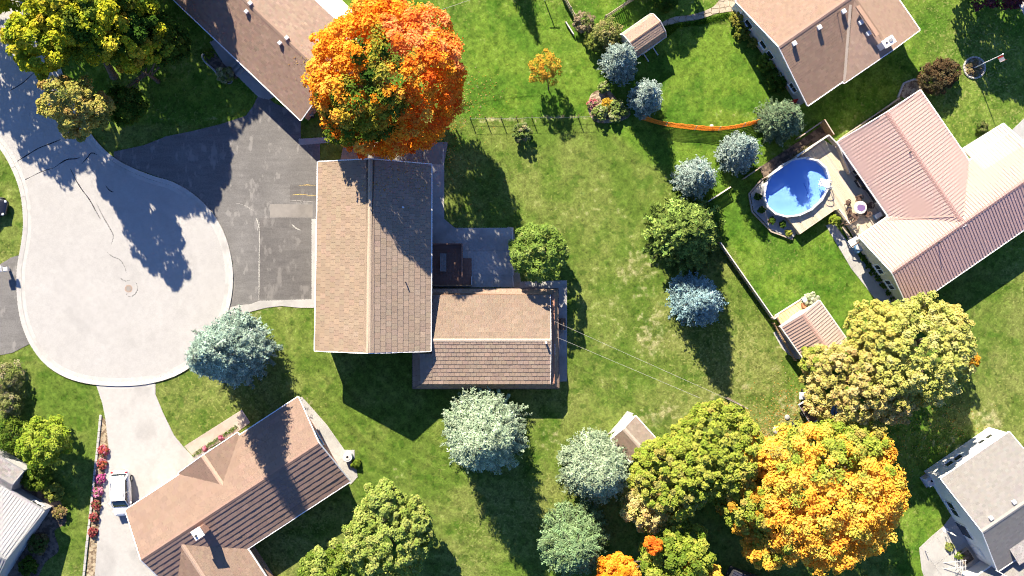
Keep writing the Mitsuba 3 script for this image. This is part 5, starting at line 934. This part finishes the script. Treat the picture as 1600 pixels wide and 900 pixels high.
for sg in (-.28, .28): put(f'{ld}__rail', tube(smooth_pts([lc + [-.7, sg, -.3], lc + [-.55, sg, .75], lc + [.0, sg - .1, .85], lc + [.35, sg - .15, .5], lc + [.4, sg - .18, -.45]], 5), .035, 8), 'm_white')
for k in range(3): put(f'{ld}__tread', bar(lc + [.15 + .16*k, -.42 - .02*k, .05 - .25*k], lc + [.2 + .16*k, .18, .05 - .25*k], .09, .05), 'm_white')

# pool deck
DZ = .92; pd = thing('deck', 'weathered tan wooden deck wrapped round the right side of the pool', 'deck')
deck_pg = poly([(1250, 244), (1286, 218), (1299, 226), (1308, 226), (1387, 345), (1344, 372), (1318, 342), (1306, 327), (1250, 366), (1228, 338), (1262, 300)], DZ).difference(Polygon(ell(ra + .03, rb + .03)))
th = math.radians(34 - 90 + 0); dx = np.array([math.cos(math.radians(-56)), math.sin(math.radians(-56))]); dn = np.array([-dx[1], dx[0]])
cen = np.array(deck_pg.centroid.coords[0]); B_, C_ = [], []
for i in range(-40, 41):
    a = cen + dn * i * .145; st = Polygon([a - dx*15 - dn*.068, a + dx*15 - dn*.068, a + dx*15 + dn*.068, a - dx*15 + dn*.068]).intersection(deck_pg)
    for g in getattr(st, 'geoms', [st]):
        if g.is_empty or g.geom_type != 'Polygon' or g.area < .01: continue
        m = solid(g, DZ + rng.uniform(-.004, .004), DZ - .04); B_.append(m); C_.append(np.tile(np.array((.50, .425, .325)) * np.exp(rng.normal(0, .08)) * np.exp(rng.normal(0, .02, 3)), (len(m.vertices), 1)))
put(f'{pd}__boards', cat(B_), 'm_vertex', color=np.vstack(C_), kind='stuff'); put(f'{pd}__frame', solid(deck_pg.buffer(-.1), DZ - .041, .35), 'm_fence_brown'); put(f'{pd}__skirt', solid(deck_pg.difference(deck_pg.buffer(-.05)), DZ - .01, .0), 'm_deck')
stp = thing('stairs', 'short wooden stairs from the pool deck down to the white path', 'stairs')
s0, s1_ = np.array(W2(1319, 345, .7)), np.array(W2(1340, 374, .7)); sn = np.array(W2(1313, 350)) - np.array(W2(1319, 345)); sn = sn / np.linalg.norm(sn)
A0, A1 = W2(1322, 350, .8), W2(1343, 380, .6); wv_ = np.array([-.55, -.35]); 
for i in range(4):
    p = W2(1313 + i*6.2, 358 + i*4.2, .5); a, b = W2(1312 + i*5.0, 352.5 - 0*i + i*.5 , .8 - .2*i), W2(1333 + i*4.6, 384 + i*.2, .8 - .2*i)
    put(f'{stp}__tread', bar([*(W2(1316 + i*6, 354 - i*3.4)), .2 + .18*i], [*(W2(1333 + i*6, 383 - i*3.4)), .2 + .18*i], .30, .05), 'm_deck')
for i, (p, q) in enumerate((((1312, 352), (1330, 340)), ((1331, 386), (1352, 372)))): put(f'{stp}__handrail', cat(bar(W(*p, 1.0), W(*q, 1.75), .09, .06), bar(W(*p, 0), W(*p, 1.0), .08, .08), bar(W(*q, .9), W(*q, 1.75), .08, .08)), 'm_brown')
def rail_fence(label, pts, h, z0=0, picket=.14, gap=.02, mt='m_fence', cap='m_offwhite', name='fence', post=2.4, cat_='fence', each=False, pk_w=.03, capw=.10):
    t = thing(name, label, cat_); P_ = [np.array(W2(*q, z0)) for q in pts]; stuff = []
    for a, b in zip(P_[:-1], P_[1:]):
        L = np.linalg.norm(b - a); d = (b - a) / L; n = np.array([-d[1], d[0]]); k = max(1, int(round(L / post)))
        for i in range(k + 1): put(f'{t}__post', box([*(a + d*L*i/k), z0 + (h + .06)/2], (.11, .11, h + .06), math.degrees(math.atan2(d[1], d[0])), .02), mt)
        for zz in (.25, h - .25): put(f'{t}__rail', bar([*(a + n*.03), z0 + zz], [*(b + n*.03), z0 + zz], .05, .09), mt)
        if cap: put(f'{t}__cap_rail', bar([*a, z0 + h + .05], [*b, z0 + h + .05], capw, .04), cap)
        m = int(L / (picket + gap))
        for i in range(m): c = a + d*((i + .5)*(picket + gap)) - n*.03; hh = h * (1 + (rng.uniform(-.01, .01) if cap else rng.uniform(-.04, .03))); stuff.append(box([*c, z0 + .05 + (hh - .05)/2], (picket, pk_w, hh - .05), math.degrees(math.atan2(d[1], d[0]))))
    if stuff: put(f'{t}__pickets', cat(stuff), mt, kind='stuff')
    return t
rail_fence('long weathered plank fence with a pale cap rail running down to the pink-roofed shed', [(1122, 380), (1204, 497)], 1.1)
rail_fence('short plank fence piece from the long fence corner past the shed deck', [(1205, 498), (1212, 492)], 1.0)
rail_fence('thin dark fence along the lower side of the pink-roofed shed', [(1206, 505), (1240, 562)], .9, mt='m_fence_brown', cap=None, picket=.08, gap=.16)
rail_fence('tan privacy fence along the upper side of the pool deck', [(1240, 246), (1289, 214)], 1.0, z0=.9, mt='m_deck', capw=.16)
rail_fence('pale plank fence close behind the pool rim', [(1192, 280), (1240, 247)], 1.75, mt='m_fence', capw=.10)
rail_fence('short tan screen between pool deck and house corner', [(1290, 214), (1303, 228)], 1.0, z0=.9, mt='m_deck')
rail_fence('tan slanting screen on the pool deck near the black grill', [(1306, 232), (1323, 272)], .9, z0=.9, mt='m_deck')
rail_fence('brown board fence panel above the pool deck corner', [(1280, 192), (1294, 214)], 1.6, mt='m_fence_brown', cap='m_fence')
rail_fence('low grey rail fence from the spruce to the brown fence panel', [(1243, 218), (1281, 192)], .9, picket=.05, gap=.4, cap='m_fence')
rail_fence('fallen-looking plank fence between the two bright blue spruces and the pool', [(1104, 316), (1138, 294)], .9, cap='m_offwhite')
rail_fence('dark fence piece in the shade under the bright blue spruce near the pool', [(1160, 280), (1186, 262)], .9, cap='m_fence')
rail_fence('picket fence running down from the top edge to the flowering shrub', [(874, -14), (908, 48)], 1.3, picket=.10, gap=.10, cap=None)
rail_fence('picket fence running up to the top edge above the gambrel shed', [(945, 30), (1002, -8)], 1.3, picket=.10, gap=.10, cap=None)
rail_fence('wooden planter border in front of the picket fence', [(884, 36), (896, 55)], .35, picket=.3, gap=.0, cap='m_offwhite')
rail_fence('low board rail along the yard edge beside the pink metal roof', [(1310, 218), (1372, 176), (1402, 155)], .45, picket=.06, gap=.5, cap='m_fence')
rail_fence('deck-edge guard rail at the pool deck corner by the stairs', [(1306, 328), (1322, 350)], .85, z0=.9, picket=.05, gap=.1, mt='m_deck')
rail_fence('dark metal rail at the edge of the pool deck stairs planter', [(1318, 352), (1334, 345)], .8, z0=.9, picket=.04, gap=.1, mt='m_brown', cap='m_brown')
# wire fence line on the dry strip
t = thing('wire_fence', 'thin old wire fence along the dry line between two lawns', 'fence')
for i in range(9): put(f'{t}__post', box([*W2(735 + i*24, 186 - i*.4), .55], (.07, .07, 1.1)), 'm_brown')
for z in (.5, 1.0): put(f'{t}__wire', tube([W(735, 186, z), W(927, 182.5, z)], .012, 4), 'm_grey')
# orange mesh fence
t = thing('mesh_fence', 'sagging bright orange plastic mesh fence between the spruces', 'fence'); cp = smooth_pts([(1002, 187), (1040, 197), (1085, 203), (1122, 204), (1160, 199), (1184, 193)], 8)
def net(pts, h=1.15):
    g = np.array([W2(*q) for q in pts]); m_ = []; n = len(g)
    for r in range(10):
        z = .06 + h * r / 9; off = np.c_[np.sin(np.arange(n) * .7) * .03 * z, .16 * z + .05 * np.sin(np.arange(n) * .33 + r) * (r / 9)]
        m_.append(tube(np.c_[g + off, z - .10 * np.abs(np.sin(np.arange(n) * .29)) * (r / 9)], .030 if r in (0, 9) else .022, 4))
    for i in range(0, n - 1):
        for s_ in np.linspace(0, 1, 5)[:-1]:
            p = g[i] * (1 - s_) + g[i+1] * s_; j = i + s_; m_.append(bar([*p, .06], [p[0] + .0, p[1] + .16 * h, h * .97], .028, .02))
    return cat(m_)
put(f'{t}__net', net(cp), 'm_orange_net')
for i in range(0, len(cp), 8): put(f'{t}__post', bar([*W2(*cp[i]), 0], [*(W2(*cp[i]) + [0, .2]), 1.25], .05, .05), 'm_galv')
t = thing('mesh_fence', 'short red-orange plastic mesh end at the corner of the upper right house', 'fence'); cp2 = smooth_pts([(1234, 163), (1246, 160), (1258, 157)], 4); put(f'{t}__net', net(cp2), 'm_red'); put(f'{t}__post', box([*W2(1234, 163), .6], (.05, .05, 1.2)), 'm_galv'); put(f'{t}__post', box([*W2(1258, 157), .6], (.05, .05, 1.2)), 'm_galv')
single('stone', ball(W(1112, 197, .25), .2, 2, .7), 'm_stone', 'pale round stone beside the middle of the orange mesh fence', 'stone', smooth=True)
# pool-side planting bed
bd = struct('garden_bed', solid(poly([(1192, 281), (1172, 303), (1177, 330), (1206, 360), (1237, 373), (1243, 366), (1229, 339), (1205, 326), (1192, 300)]), .16, -.1), 'm_concrete_grey', 'grey gravel planting wedge round the lower left side of the pool')
tp = [(1191, 279), (1170, 303), (1175, 331), (1205, 362), (1238, 374)]
put(f'{bd}__timber', cat([bar(W(*a, .16), W(*b, .16), .12, .22) for a, b in zip(tp[:-1], tp[1:])]), 'm_fence')
for i, (px, py) in enumerate(((1182, 308), (1188, 329), (1204, 345), (1221, 351))):
    k = ('uppermost', 'second', 'third', 'lowest')[i]; t = thing('planter', f'{k} dark potted plant in the grey gravel wedge by the pool', 'plant pot'); c = W(px, py, .16)
    put(f'{t}__pot', lathe(c, [(0, 0), (.24, 0), (.32, .38), (.28, .38), (.26, .30), (0, .30)], 20), 'm_terracotta' if i == 2 else 'm_darkgrey', smooth=40)
    v, f, cc, _ = crown_lobe(c + [0, 0, .5], .34, .28, DKGREEN, 14, 24, .12, cr=.35); put(f'{t}__plant', trimesh.Trimesh(v, f, process=False), 'm_leaf', color=cc)
v, f, cc, _ = crown_lobe(W(1232, 364, .4), .35, .3, YGREEN, 14, 24, .12, cr=.35); k = single('perennial', trimesh.Trimesh(v, f, process=False), 'm_leaf', 'yellow-green leafy plant at the tip of the gravel wedge', 'plant', color=cc)
for i in range(3): single('stepping_stone', box(W(1179 + i*3 + 3*i, 320 + i*6, .17), (.5, .32, .05), 34), 'm_stone', f'{("upper", "middle", "lower")[i]} flat stepping stone in the gravel wedge by the pool', 'stone')
# table set on the deck
tb = thing('patio_table', 'round glass patio table with a purple cloth on the pool deck', 'table'); tc = W(1340, 325, DZ)
put(f'{tb}__tabletop', cyl(tc + [0, 0, .70], .62, .03, 32), 'm_offwhite'); put(f'{tb}__base', cyl(tc, .28, .05, 20), 'm_darkgrey'); put(f'{tb}__stem', cyl(tc, .05, .7, 12), 'm_darkgrey')
cl_ = np.array([[math.cos(a)*.42 + rng.normal(0, .03), math.sin(a)*.34 + rng.normal(0, .03)] for a in np.linspace(0, 6.28, 14)[:-1]]); single('table_cloth', solid(Polygon(cl_ + tc[:2] + [.08, -.05]), DZ + .745, DZ + .732), 'm_purple', 'crumpled purple cloth on the round patio table', 'cloth')
chl = ['nearest the stairs', 'nearest the pool ladder', 'at the upper side towards the grill', 'on the house side', 'at the lower side in the sun', 'lower right towards the white cooler']
for i, (px, py) in enumerate(((1325, 331), (1323, 318), (1340, 311), (1356, 322), (1333, 338), (1352, 335))):
    t = thing('patio_chair', f'brown wicker patio chair {chl[i]}', 'chair', 'chairs round the patio table'); c = np.array([*W2(px, py, DZ), DZ]); a = math.degrees(math.atan2(*(tc[:2] - c[:2])[::-1])); M = trimesh.transformations.rotation_matrix(math.radians(a), [0, 0, 1]); M[:3, 3] = c
    def ad(p, m): m.apply_transform(M); put(f'{t}__{p}', m, 'm_wicker')
    ad('seat', box([0, 0, .42], (.46, .48, .06), 0, .02)); ad('backrest', tube(smooth_pts([[.05, -.27, .62], [-.2, -.25, .80], [-.28, 0, .86], [-.2, .25, .80], [.05, .27, .62]], 4), .05, 8))
    for x in (-.18, .18):
        for y in (-.2, .2): ad('leg', box([x, y, .2], (.05, .05, .4)))
gr = thing('grill', 'large black barbecue grill on the deck against the house eave', 'grill'); gc = np.array([*W2(1341, 286, DZ), DZ]); 
def gadd(p, m, mt, **k): M = trimesh.transformations.rotation_matrix(math.radians(-56), [0, 0, 1]); M[:3, 3] = gc; m.apply_transform(M); put(f'{gr}__{p}', m, mt, **k)
gadd('cart', box([0, 0, .42], (.8, .52, .8)), 'm_black'); gadd('lid', hull([[x, y*math.cos(a)*.3 if False else .30*math.cos(a), .86 + .30*math.sin(a)] for x in (-.42, .42) for y in (1,) for a in np.linspace(0, math.pi, 9)]), 'm_black', smooth=40)
gadd('side_shelf', box([-.62, 0, .82], (.36, .46, .04), 0, .01), 'm_black'); gadd('side_shelf', box([.62, 0, .82], (.36, .46, .04), 0, .01), 'm_black'); gadd('handle', tube([[-.3, -.36, 1.0], [.3, -.36, 1.0]], .025, 8), 'm_steel'); gadd('knob', cat([cyl([x, -.31, .7], .03, .04, 10) for x in (-.2, 0, .2)]), 'm_steel')
for x in (-.34, .34): gadd('wheel', tube([[x, .24, .1], [x + .05, .24, .1]], .1, 14), 'm_rubber')
single('storage_box', box([*W2(1327, 259, DZ), DZ + .28], (1.1, .5, .56), -56, .04), 'm_offwhite', 'white deck storage box tucked under the pink metal eave', 'storage box')
t = thing('cooler', 'small white cooler on the deck near the lower house corner', 'cooler'); c = np.array([*W2(1370, 337, DZ), DZ]); put(f'{t}__body', box(c + [0, 0, .22], (.72, .5, .44), 30, .03), 'm_blue_soft'); put(f'{t}__lid', box(c + [0, 0, .47], (.7, .46, .06), 30, .03), 'm_white')
t = thing('chair_stack', 'dark folded chair beside the white cooler in the deck corner', 'chair'); c = np.array([*W2(1378, 343, DZ), DZ]); put(f'{t}__seat', box(c + [0, 0, .4], (.5, .5, .06), 30), 'm_black'); put(f'{t}__backrest', box(c + [-.2, -.12, .7], (.06, .5, .5), 30), 'm_black')
for x, y in ((-.2, -.2), (.2, -.2), (.2, .2), (-.2, .2)): put(f'{t}__leg', box(c + [x, y, .2], (.04, .04, .4)), 'm_black')
t = thing('air_conditioner', 'grey air conditioner box beside the white path at the metal-roofed house', 'air conditioner'); c = W(1338, 387, 0); put(f'{t}__cabinet', box(c + [0, 0, .4], (.85, .85, .8), 34, .05), 'm_blue_soft'); put(f'{t}__fan_grille', cyl(c + [0, 0, .80], .32, .03, 24), 'm_galv')
for i in range(7): bush(f'low dark foundation shrub number {("one", "two", "three", "four", "five", "six", "seven")[i]} from the stairs along the beige wall', 1349 + i*8, 404 + i*10.5, 6, .7, DKGREEN, name='foundation_shrub', n=12, ls=.14, n_lf=36)
tn = thing('table', 'white garden table at the foot of the deck stairs', 'table'); c = W(1331, 378, 0); 
put(f'{tn}__tabletop', box(c + [0, 0, .72], (1.1, .8, .05), 34, .015), 'm_white')
for x, y in ((-.42, -.28), (.42, -.28), (.42, .28), (-.42, .28)): put(f'{tn}__leg', box(c + [x, y, .35], (.05, .05, .7), 34), 'm_white')

# deck behind the main house
dz = .42; t = thing('deck', 'dark red-brown wooden deck with built-in benches behind the brown house', 'deck'); q0, q1_ = W2(668, 382, dz), W2(721, 446, dz)
B_ = [box([(x0 + .07) , (q0[1] + q1_[1])/2, dz - .02], (.135, abs(q0[1] - q1_[1]), .04)) for x0 in np.arange(q0[0], q1_[0] - .1, .145)]
put(f'{t}__boards', cat(B_), 'm_deck_dark', kind='stuff'); put(f'{t}__frame', solid(sbox(q0[0], q1_[1] + .02, q1_[0], q0[1] - .02), dz - .042, 0), 'm_deck_dark')
put(f'{t}__bench', bar(W(672, 385, .9), W(721, 385, .9), .42, .06), 'm_deck_dark'); put(f'{t}__bench', bar(W(718.5, 390, .9), W(718.5, 432, .9), .34, .06), 'm_deck_dark'); put(f'{t}__guard', bar(W(672, 381, 1.3), W(722, 381, 1.3), .1, .8), 'm_deck_dark'); put(f'{t}__guard', bar(W(722, 381, 1.3), W(722, 434, 1.3), .1, .8), 'm_deck_dark'); put(f'{t}__guard', bar(W(672, 446, .8), W(737, 446, .8), .1, .6), 'm_fence_brown')
put(f'{t}__step', box([*((W2(729, 425))), .12], (1.0, 2.7, .22)), 'm_deck_dark'); put(f'{t}__step_rail', bar(W(737, 432, .5), W(737, 446, .5), .1, .5), 'm_offwhite')
t = thing('picnic_table', 'grey plank table on the dark deck behind the brown house', 'table'); c = np.array([*W2(692.5, 410, 1.1), dz])
for i in range(4): put(f'{t}__plank', box(c + [(i - 1.5)*.155, 0, .74], (.145, 1.75, .04)), 'm_pad')
for x, y in ((-.2, -.7), (.2, -.7), (.2, .7), (-.2, .7)): put(f'{t}__leg', box(c + [x, y, .36], (.07, .07, .72)), 'm_brown')
t = thing('bench', 'pale garden bench on the walkway at the corner of the skirted wing', 'bench'); c = W(829, 444, 0)
for i in range(4): put(f'{t}__slat', box(c + [0, (i - 1.5)*.13, .44], (1.15, .115, .035)), 'm_mulch' if False else 'm_offwhite')
for x in (-.48, .48): put(f'{t}__leg', box(c + [x, 0, .21], (.06, .45, .42)), 'm_darkgrey')
# edge border of the patio
struct('edging', cat([bar(W(800.5, 357 + i*18.4, .1), W(801 + i*.4, 357 + (i+1)*18.4 - .6, .1), .12, .14) for i in range(5)]), 'm_offwhite', 'pale border boards at the bush side of the shaded patio')

# blue barrel and bins at the upper left house
t = thing('barrel', 'bright blue round barrel beside the upper left brown house', 'barrel'); c = W(501, 170, 0); put(f'{t}__drum', lathe(c, [(0, 0), (.34, 0), (.38, .25), (.40, .5), (.38, .8), (.34, .95), (0, .95)], 28), 'm_blue', smooth=40); put(f'{t}__rim', trimesh.creation.annulus(.30, .36, .05, sections=28).apply_translation(c + [0, 0, .96]), 'm_blue')
t = thing('bin', 'grey wheeled bin beside the blue barrel', 'bin'); c = W(487, 178, 0); put(f'{t}__body', hull([[*(c[:2] + [x*s, y*s]), z] for z, s in ((.1, .8), (1.0, 1.0)) for x in (-.3, .3) for y in (-.34, .34)]), 'm_grey'); put(f'{t}__lid', box(c + [0, 0, 1.05], (.66, .74, .08), 0, .02), 'm_grey'); put(f'{t}__wheel', tube([c + [-.3, -.32, .12], c + [.3, -.32, .12]], .12, 12), 'm_rubber')
t = thing('plant_pot', 'pale bowl-shaped pot below the variegated shrub in the shade', 'plant pot'); put(f'{t}__bowl', lathe(W(359, 126, 0), [(0, 0), (.2, 0), (.42, .35), (.36, .35), (.2, .1), (0, .1)], 22), 'm_concrete_grey', smooth=40)

# flagpole
t = thing('flagpole', 'white flagpole with a small red and white flag in a round bed', 'flagpole'); b = W(1521.5, 106.5, 0); put(f'{t}__pole', tube([b, b + [0, 0, 5.3]], [.055, .035], 10), 'm_white'); put(f'{t}__finial', ball(b + [0, 0, 5.36], .08, 2), 'm_white', smooth=True)
fx_, fz = np.meshgrid(np.linspace(.05, .85, 10), np.linspace(4.25, 5.15, 7)); drp = (fx_ - .05) ** 1.5 * .5; fv = np.stack([b[0] + fx_ * .75, b[1] - .10 + .10*np.sin(fx_*9) - fx_*.4, fz - drp], -1).reshape(-1, 3)
i_, j_ = np.meshgrid(np.arange(6), np.arange(9), indexing='ij'); k_ = (i_*10 + j_).ravel(); ff = np.vstack([np.c_[k_, k_+1, k_+11], np.c_[k_, k_+11, k_+10]]); xs = fx_.ravel()
fc = np.where(((xs < .27) | (xs > .63))[:, None], [.55, .03, .03], [.75, .75, .75]); put(f'{t}__flag', trimesh.Trimesh(fv, ff, process=False), 'm_leaf', color=fc)
for a in range(5): 
    v, f, cc, _ = crown_lobe(W(1522 + 8*math.cos(a*1.26), 106 + 8*math.sin(a*1.26), .2), .28, .22, [(2, (.30, .22, .12)), (1, (.2, .2, .08))], 12, 22, .11, cr=.4); single('bedding_plant', trimesh.Trimesh(v, f, process=False), 'm_leaf', f'small brown bedding plant on the {("right", "upper right", "upper left", "lower left", "lower")[(5-a)%5]} side of the flagpole bed', 'plant', group='bedding plants in the flagpole bed', color=cc)

# air conditioners
def ac(label, px, py, s=.8, ang=0, rnd=False, h=.8):
    t = thing('air_conditioner', label, 'air conditioner'); c = W(px, py, 0); put(f'{t}__cabinet', cyl(c, s/2, h, 28) if rnd else box(c + [0, 0, h/2], (s, s, h), ang, .05), 'm_galv'); put(f'{t}__fan_grille', trimesh.creation.annulus(.12, .30, .03, sections=28).apply_translation(c + [0, 0, h + .02]), 'm_offwhite'); put(f'{t}__fan', cat([bar(c + [0, 0, h + .005], c + [.26*math.cos(a), .26*math.sin(a), h + .012], .12, .008) for a in np.arange(5)*1.257]), 'm_black')
    put(f'{t}__pad', box(c + [0, 0, .03], (s*1.25, s*1.25, .06), ang), 'm_concrete_grey')
ac('round white air conditioner at the end of the bright white walkway', 545, 712, .9, 0, True); ac('grey air conditioner at the corner of the white-sided house', 1450, 749, .95, 33)
# trailer under the cedar
t = thing('trailer', 'small dark utility trailer with a worn wooden bed under the cedar', 'trailer'); c = W(1262, 641, 0); a = -58; M = trimesh.transformations.rotation_matrix(math.radians(a), [0, 0, 1]); M[:3, 3] = c
def tadd(p, m, mt): m.apply_transform(M); return put(f'{t}__{p}', m, mt)
for i in range(6): tadd('plank', box([0, (i - 2.5)*.2, .62], (2.2, .185, .04)), 'm_brown')
tadd('side_rail', bar([-1.12, -.64, .75], [1.12, -.64, .75], .06, .2), 'm_grey'); tadd('side_rail', bar([-1.12, .64, .75], [1.12, .64, .75], .06, .2), 'm_darkgrey'); tadd('front_rail', bar([-1.12, -.64, .78], [-1.12, .64, .78], .07, .3), 'm_galv'); tadd('tail_rail', bar([1.12, -.64, .78], [1.12, .64, .78], .06, .2), 'm_galv')
for s_ in (-.74, .74): k = tadd('wheel', tube([[0, s_ - .08, .3], [0, s_ + .08, .3]], .3, 20), 'm_rubber')
tadd('drawbar', bar([1.1, 0, .5], [2.3, 0, .45], .09, .09), 'm_darkgrey')
t = thing('tarpaulin', 'crumpled blue tarpaulin in the shade right of the trailer', 'tarpaulin'); g = np.array([(x, y) for x in np.linspace(-1, 1, 12) for y in np.linspace(-.7, .7, 9)]); v = np.c_[g + W2(1291, 641), .25 + .35 * meshkit.fbm(np.c_[g * 2.2, np.zeros(len(g))], 3, 4)]; k = np.array([i*9 + j for i in range(11) for j in range(8)]); put(f'{t}__sheet', trimesh.Trimesh(v, np.vstack([np.c_[k, k+9, k+10], np.c_[k, k+10, k+1]]), process=False), 'm_blue_soft', smooth=True); 
single('boulder', ball(W(1214, 672, .1), .42, 2, .5), 'm_concrete_bright', 'white boulder on the bare lawn left of the golden maple', 'boulder', smooth=True); single('boulder', ball(W(1230, 652, .05), .26, 2, .5), 'm_concrete', 'smaller pale boulder on the bare lawn near the trailer', 'boulder', smooth=True)
t = thing('wheelbarrow', 'grey metal tub cart above the trailer', 'cart'); c = W(1252, 617, 0); put(f'{t}__tub', hull([[*(c[:2] + [x*s, y*s]), z] for z, s in ((.35, .6), (.65, 1.0)) for x in (-.4, .4) for y in (-.35, .35)]), 'm_galv'); put(f'{t}__wheel', tube([c + [-.05, .4, .2], c + [.05, .4, .2]], .2, 16), 'm_rubber')
for x in (-.3, .3): put(f'{t}__handle', bar(c + [x, -.2, .4], c + [x, -1.0, .55], .05, .05), 'm_brown')
t = thing('cart', 'folded black hand cart lying on the lawn left of the trailer', 'cart'); put(f'{t}__handle', bar(W(1236, 663, .1), W(1246, 651, .25), .07, .07), 'm_black'); put(f'{t}__wheel', tube([W(1234, 665, .15), W(1240, 668, .15)], .16, 14), 'm_rubber'); put(f'{t}__frame', box(W(1239, 664, .15), (.6, .4, .06), 40), 'm_darkgrey')
# yard of the white-sided house
t = thing('planter_box', 'dark raised planter box on the shaded half of the white patio', 'planter box'); c = W(1506, 868, 0)
for x, y, sx_, sy_ in ((-.55, 0, .06, 1.2), (.55, 0, .06, 1.2), (0, .6, 1.16, .06), (0, -.6, 1.16, .06)):
    m = box([x, y, .3], (sx_, sy_, .6)); M = trimesh.transformations.rotation_matrix(math.radians(33), [0, 0, 1]); M[:3, 3] = c; m.apply_transform(M); put(f'{t}__board', m, 'm_fence')
put(f'{t}__soil', box(c + [0, 0, .25], (1.06, 1.14, .5), 33), 'm_dirt'); v, f, cc, _ = crown_lobe(c + [-.6, .1, .35], .4, .3, GREEN, 16, 24, .14, cr=.35); single('perennial', trimesh.Trimesh(v, f, process=False), 'm_leaf', 'green plant beside the dark planter box', 'plant', color=cc)
t = thing('patio_umbrella', 'folded white umbrella standing at the edge of the white patio', 'umbrella'); c = W(1477, 828, 0); put(f'{t}__pole', cyl(c, .025, 2.2, 8), 'm_steel'); put(f'{t}__base', cyl(c, .25, .08, 20), 'm_white'); put(f'{t}__canopy', cyl(c + [0, 0, 1.2], .09, 1.0, 10, .03), 'm_white')
for px, py, lb in ((1445, 860, 'thin grey garden stake on the left side of the white patio'), (1476, 838, 'thin grey garden stake at the shadow edge of the white patio')): single('stake', cyl(W(px, py, 0), .035, .75, 8), 'm_grey', lb, 'stake')
t = thing('clothes_rack', 'white folding rack at the bottom of the white patio', 'rack'); c = W(1488, 884, 0)
for s_ in (-.3, .3): put(f'{t}__frame', cat(bar(c + [-.9, s_, .05], c + [.9, s_ + .5, 1.0], .04, .04), bar(c + [.9, s_, .05], c + [-.2, s_ + .5, 1.0], .04, .04)), 'm_galv')
put(f'{t}__rail', cat([bar(c + [-.2 + .25*i, -.3, .98], c + [-.2 + .25*i, .9, .98], .025, .025) for i in range(5)]), 'm_white')
v, f, cc, _ = crown_lobe(W(1483, 855, .2), .42, .22, [(2, (.34, .36, .10)), (1, (.2, .26, .06))], 16, 24, .13, cr=.35); single('perennial', trimesh.Trimesh(v, f, process=False), 'm_leaf', 'yellowish tuft growing in the white patio', 'plant', color=cc)
# barrel and pot on the shed deck
t = thing('barrel_planter', 'orange-brown half barrel on the yellow shed deck', 'planter'); c = W(1257, 476, .3); put(f'{t}__staves', lathe(c, [(0, 0), (.30, 0), (.40, .25), (.36, .48), (.32, .48), (.30, .4), (0, .4)], 22), 'm_terracotta', smooth=40); put(f'{t}__hoop', trimesh.creation.annulus(.385, .41, .05, sections=22).apply_translation(c + [0, 0, .22]), 'm_darkgrey')
t = thing('lantern', 'small dark lantern on the rail of the yellow shed deck', 'lantern'); c = W(1254, 468, .3); put(f'{t}__body', box(c + [0, 0, .3], (.34, .34, .6), 34), 'm_darkgrey'); put(f'{t}__cap', box(c + [0, 0, .64], (.44, .44, .07), 34, .03), 'm_galv')
# poles and wires
def sag(a, b, s, n=24): t = np.linspace(0, 1, n)[:, None]; p = a*(1-t) + b*t; p[:, 2] -= s*4*(t*(1-t))[:, 0]; return p
t = thing('utility_pole', 'grey wooden utility pole rising at the top edge of the broad green tree', 'pole'); pb = W(1136, 622, 0); top = np.array([pb[0], pb[1], 6.4]); put(f'{t}__pole', tube([pb, top], [.12, .08], 12), 'm_bark'); put(f'{t}__crossarm', bar(top + [-.5, .25, -.4], top + [.5, -.25, -.4], .09, .1), 'm_fence'); put(f'{t}__insulator', cyl(top + [-.4, .2, -.34], .05, .16, 10), 'm_grey'); put(f'{t}__insulator', cyl(top + [.4, -.2, -.34], .05, .16, 10), 'm_grey')
single('overhead_wire', tube(sag(np.array([*W2(866, 502, 3.0), 3.0]), top + [-.4, .2, -.25], .35), .013, 6), 'm_wire', 'upper pale overhead wire from the skirted wing to the utility pole', 'wire')
single('overhead_wire', tube(sag(np.array([*W2(870, 527, 2.2), 2.2]), np.array([*W2(1094, 622, 5.2), 5.2]), .3), .013, 6), 'm_wire', 'lower pale overhead wire from the skirted wing into the broad green tree', 'wire')
single('overhead_wire', tube(sag(np.array([*W2(650, 28, 5.5), 5.5]), np.array([*W2(800, -24, 6.5), 6.5]), .2), .016, 6), 'm_wire', 'pale wire leaving the orange maple towards the top edge', 'wire')
t = thing('clothesline_pole', 'thin T-shaped clothesline pole at the top edge beside the picket fence', 'pole'); c = W(851, 1, 0); put(f'{t}__post', cyl(c, .05, 2.0, 10), 'm_galv'); put(f'{t}__crossbar', bar(c + [-.5, 0, 2.0], c + [.5, 0, 2.0], .06, .06), 'm_galv')
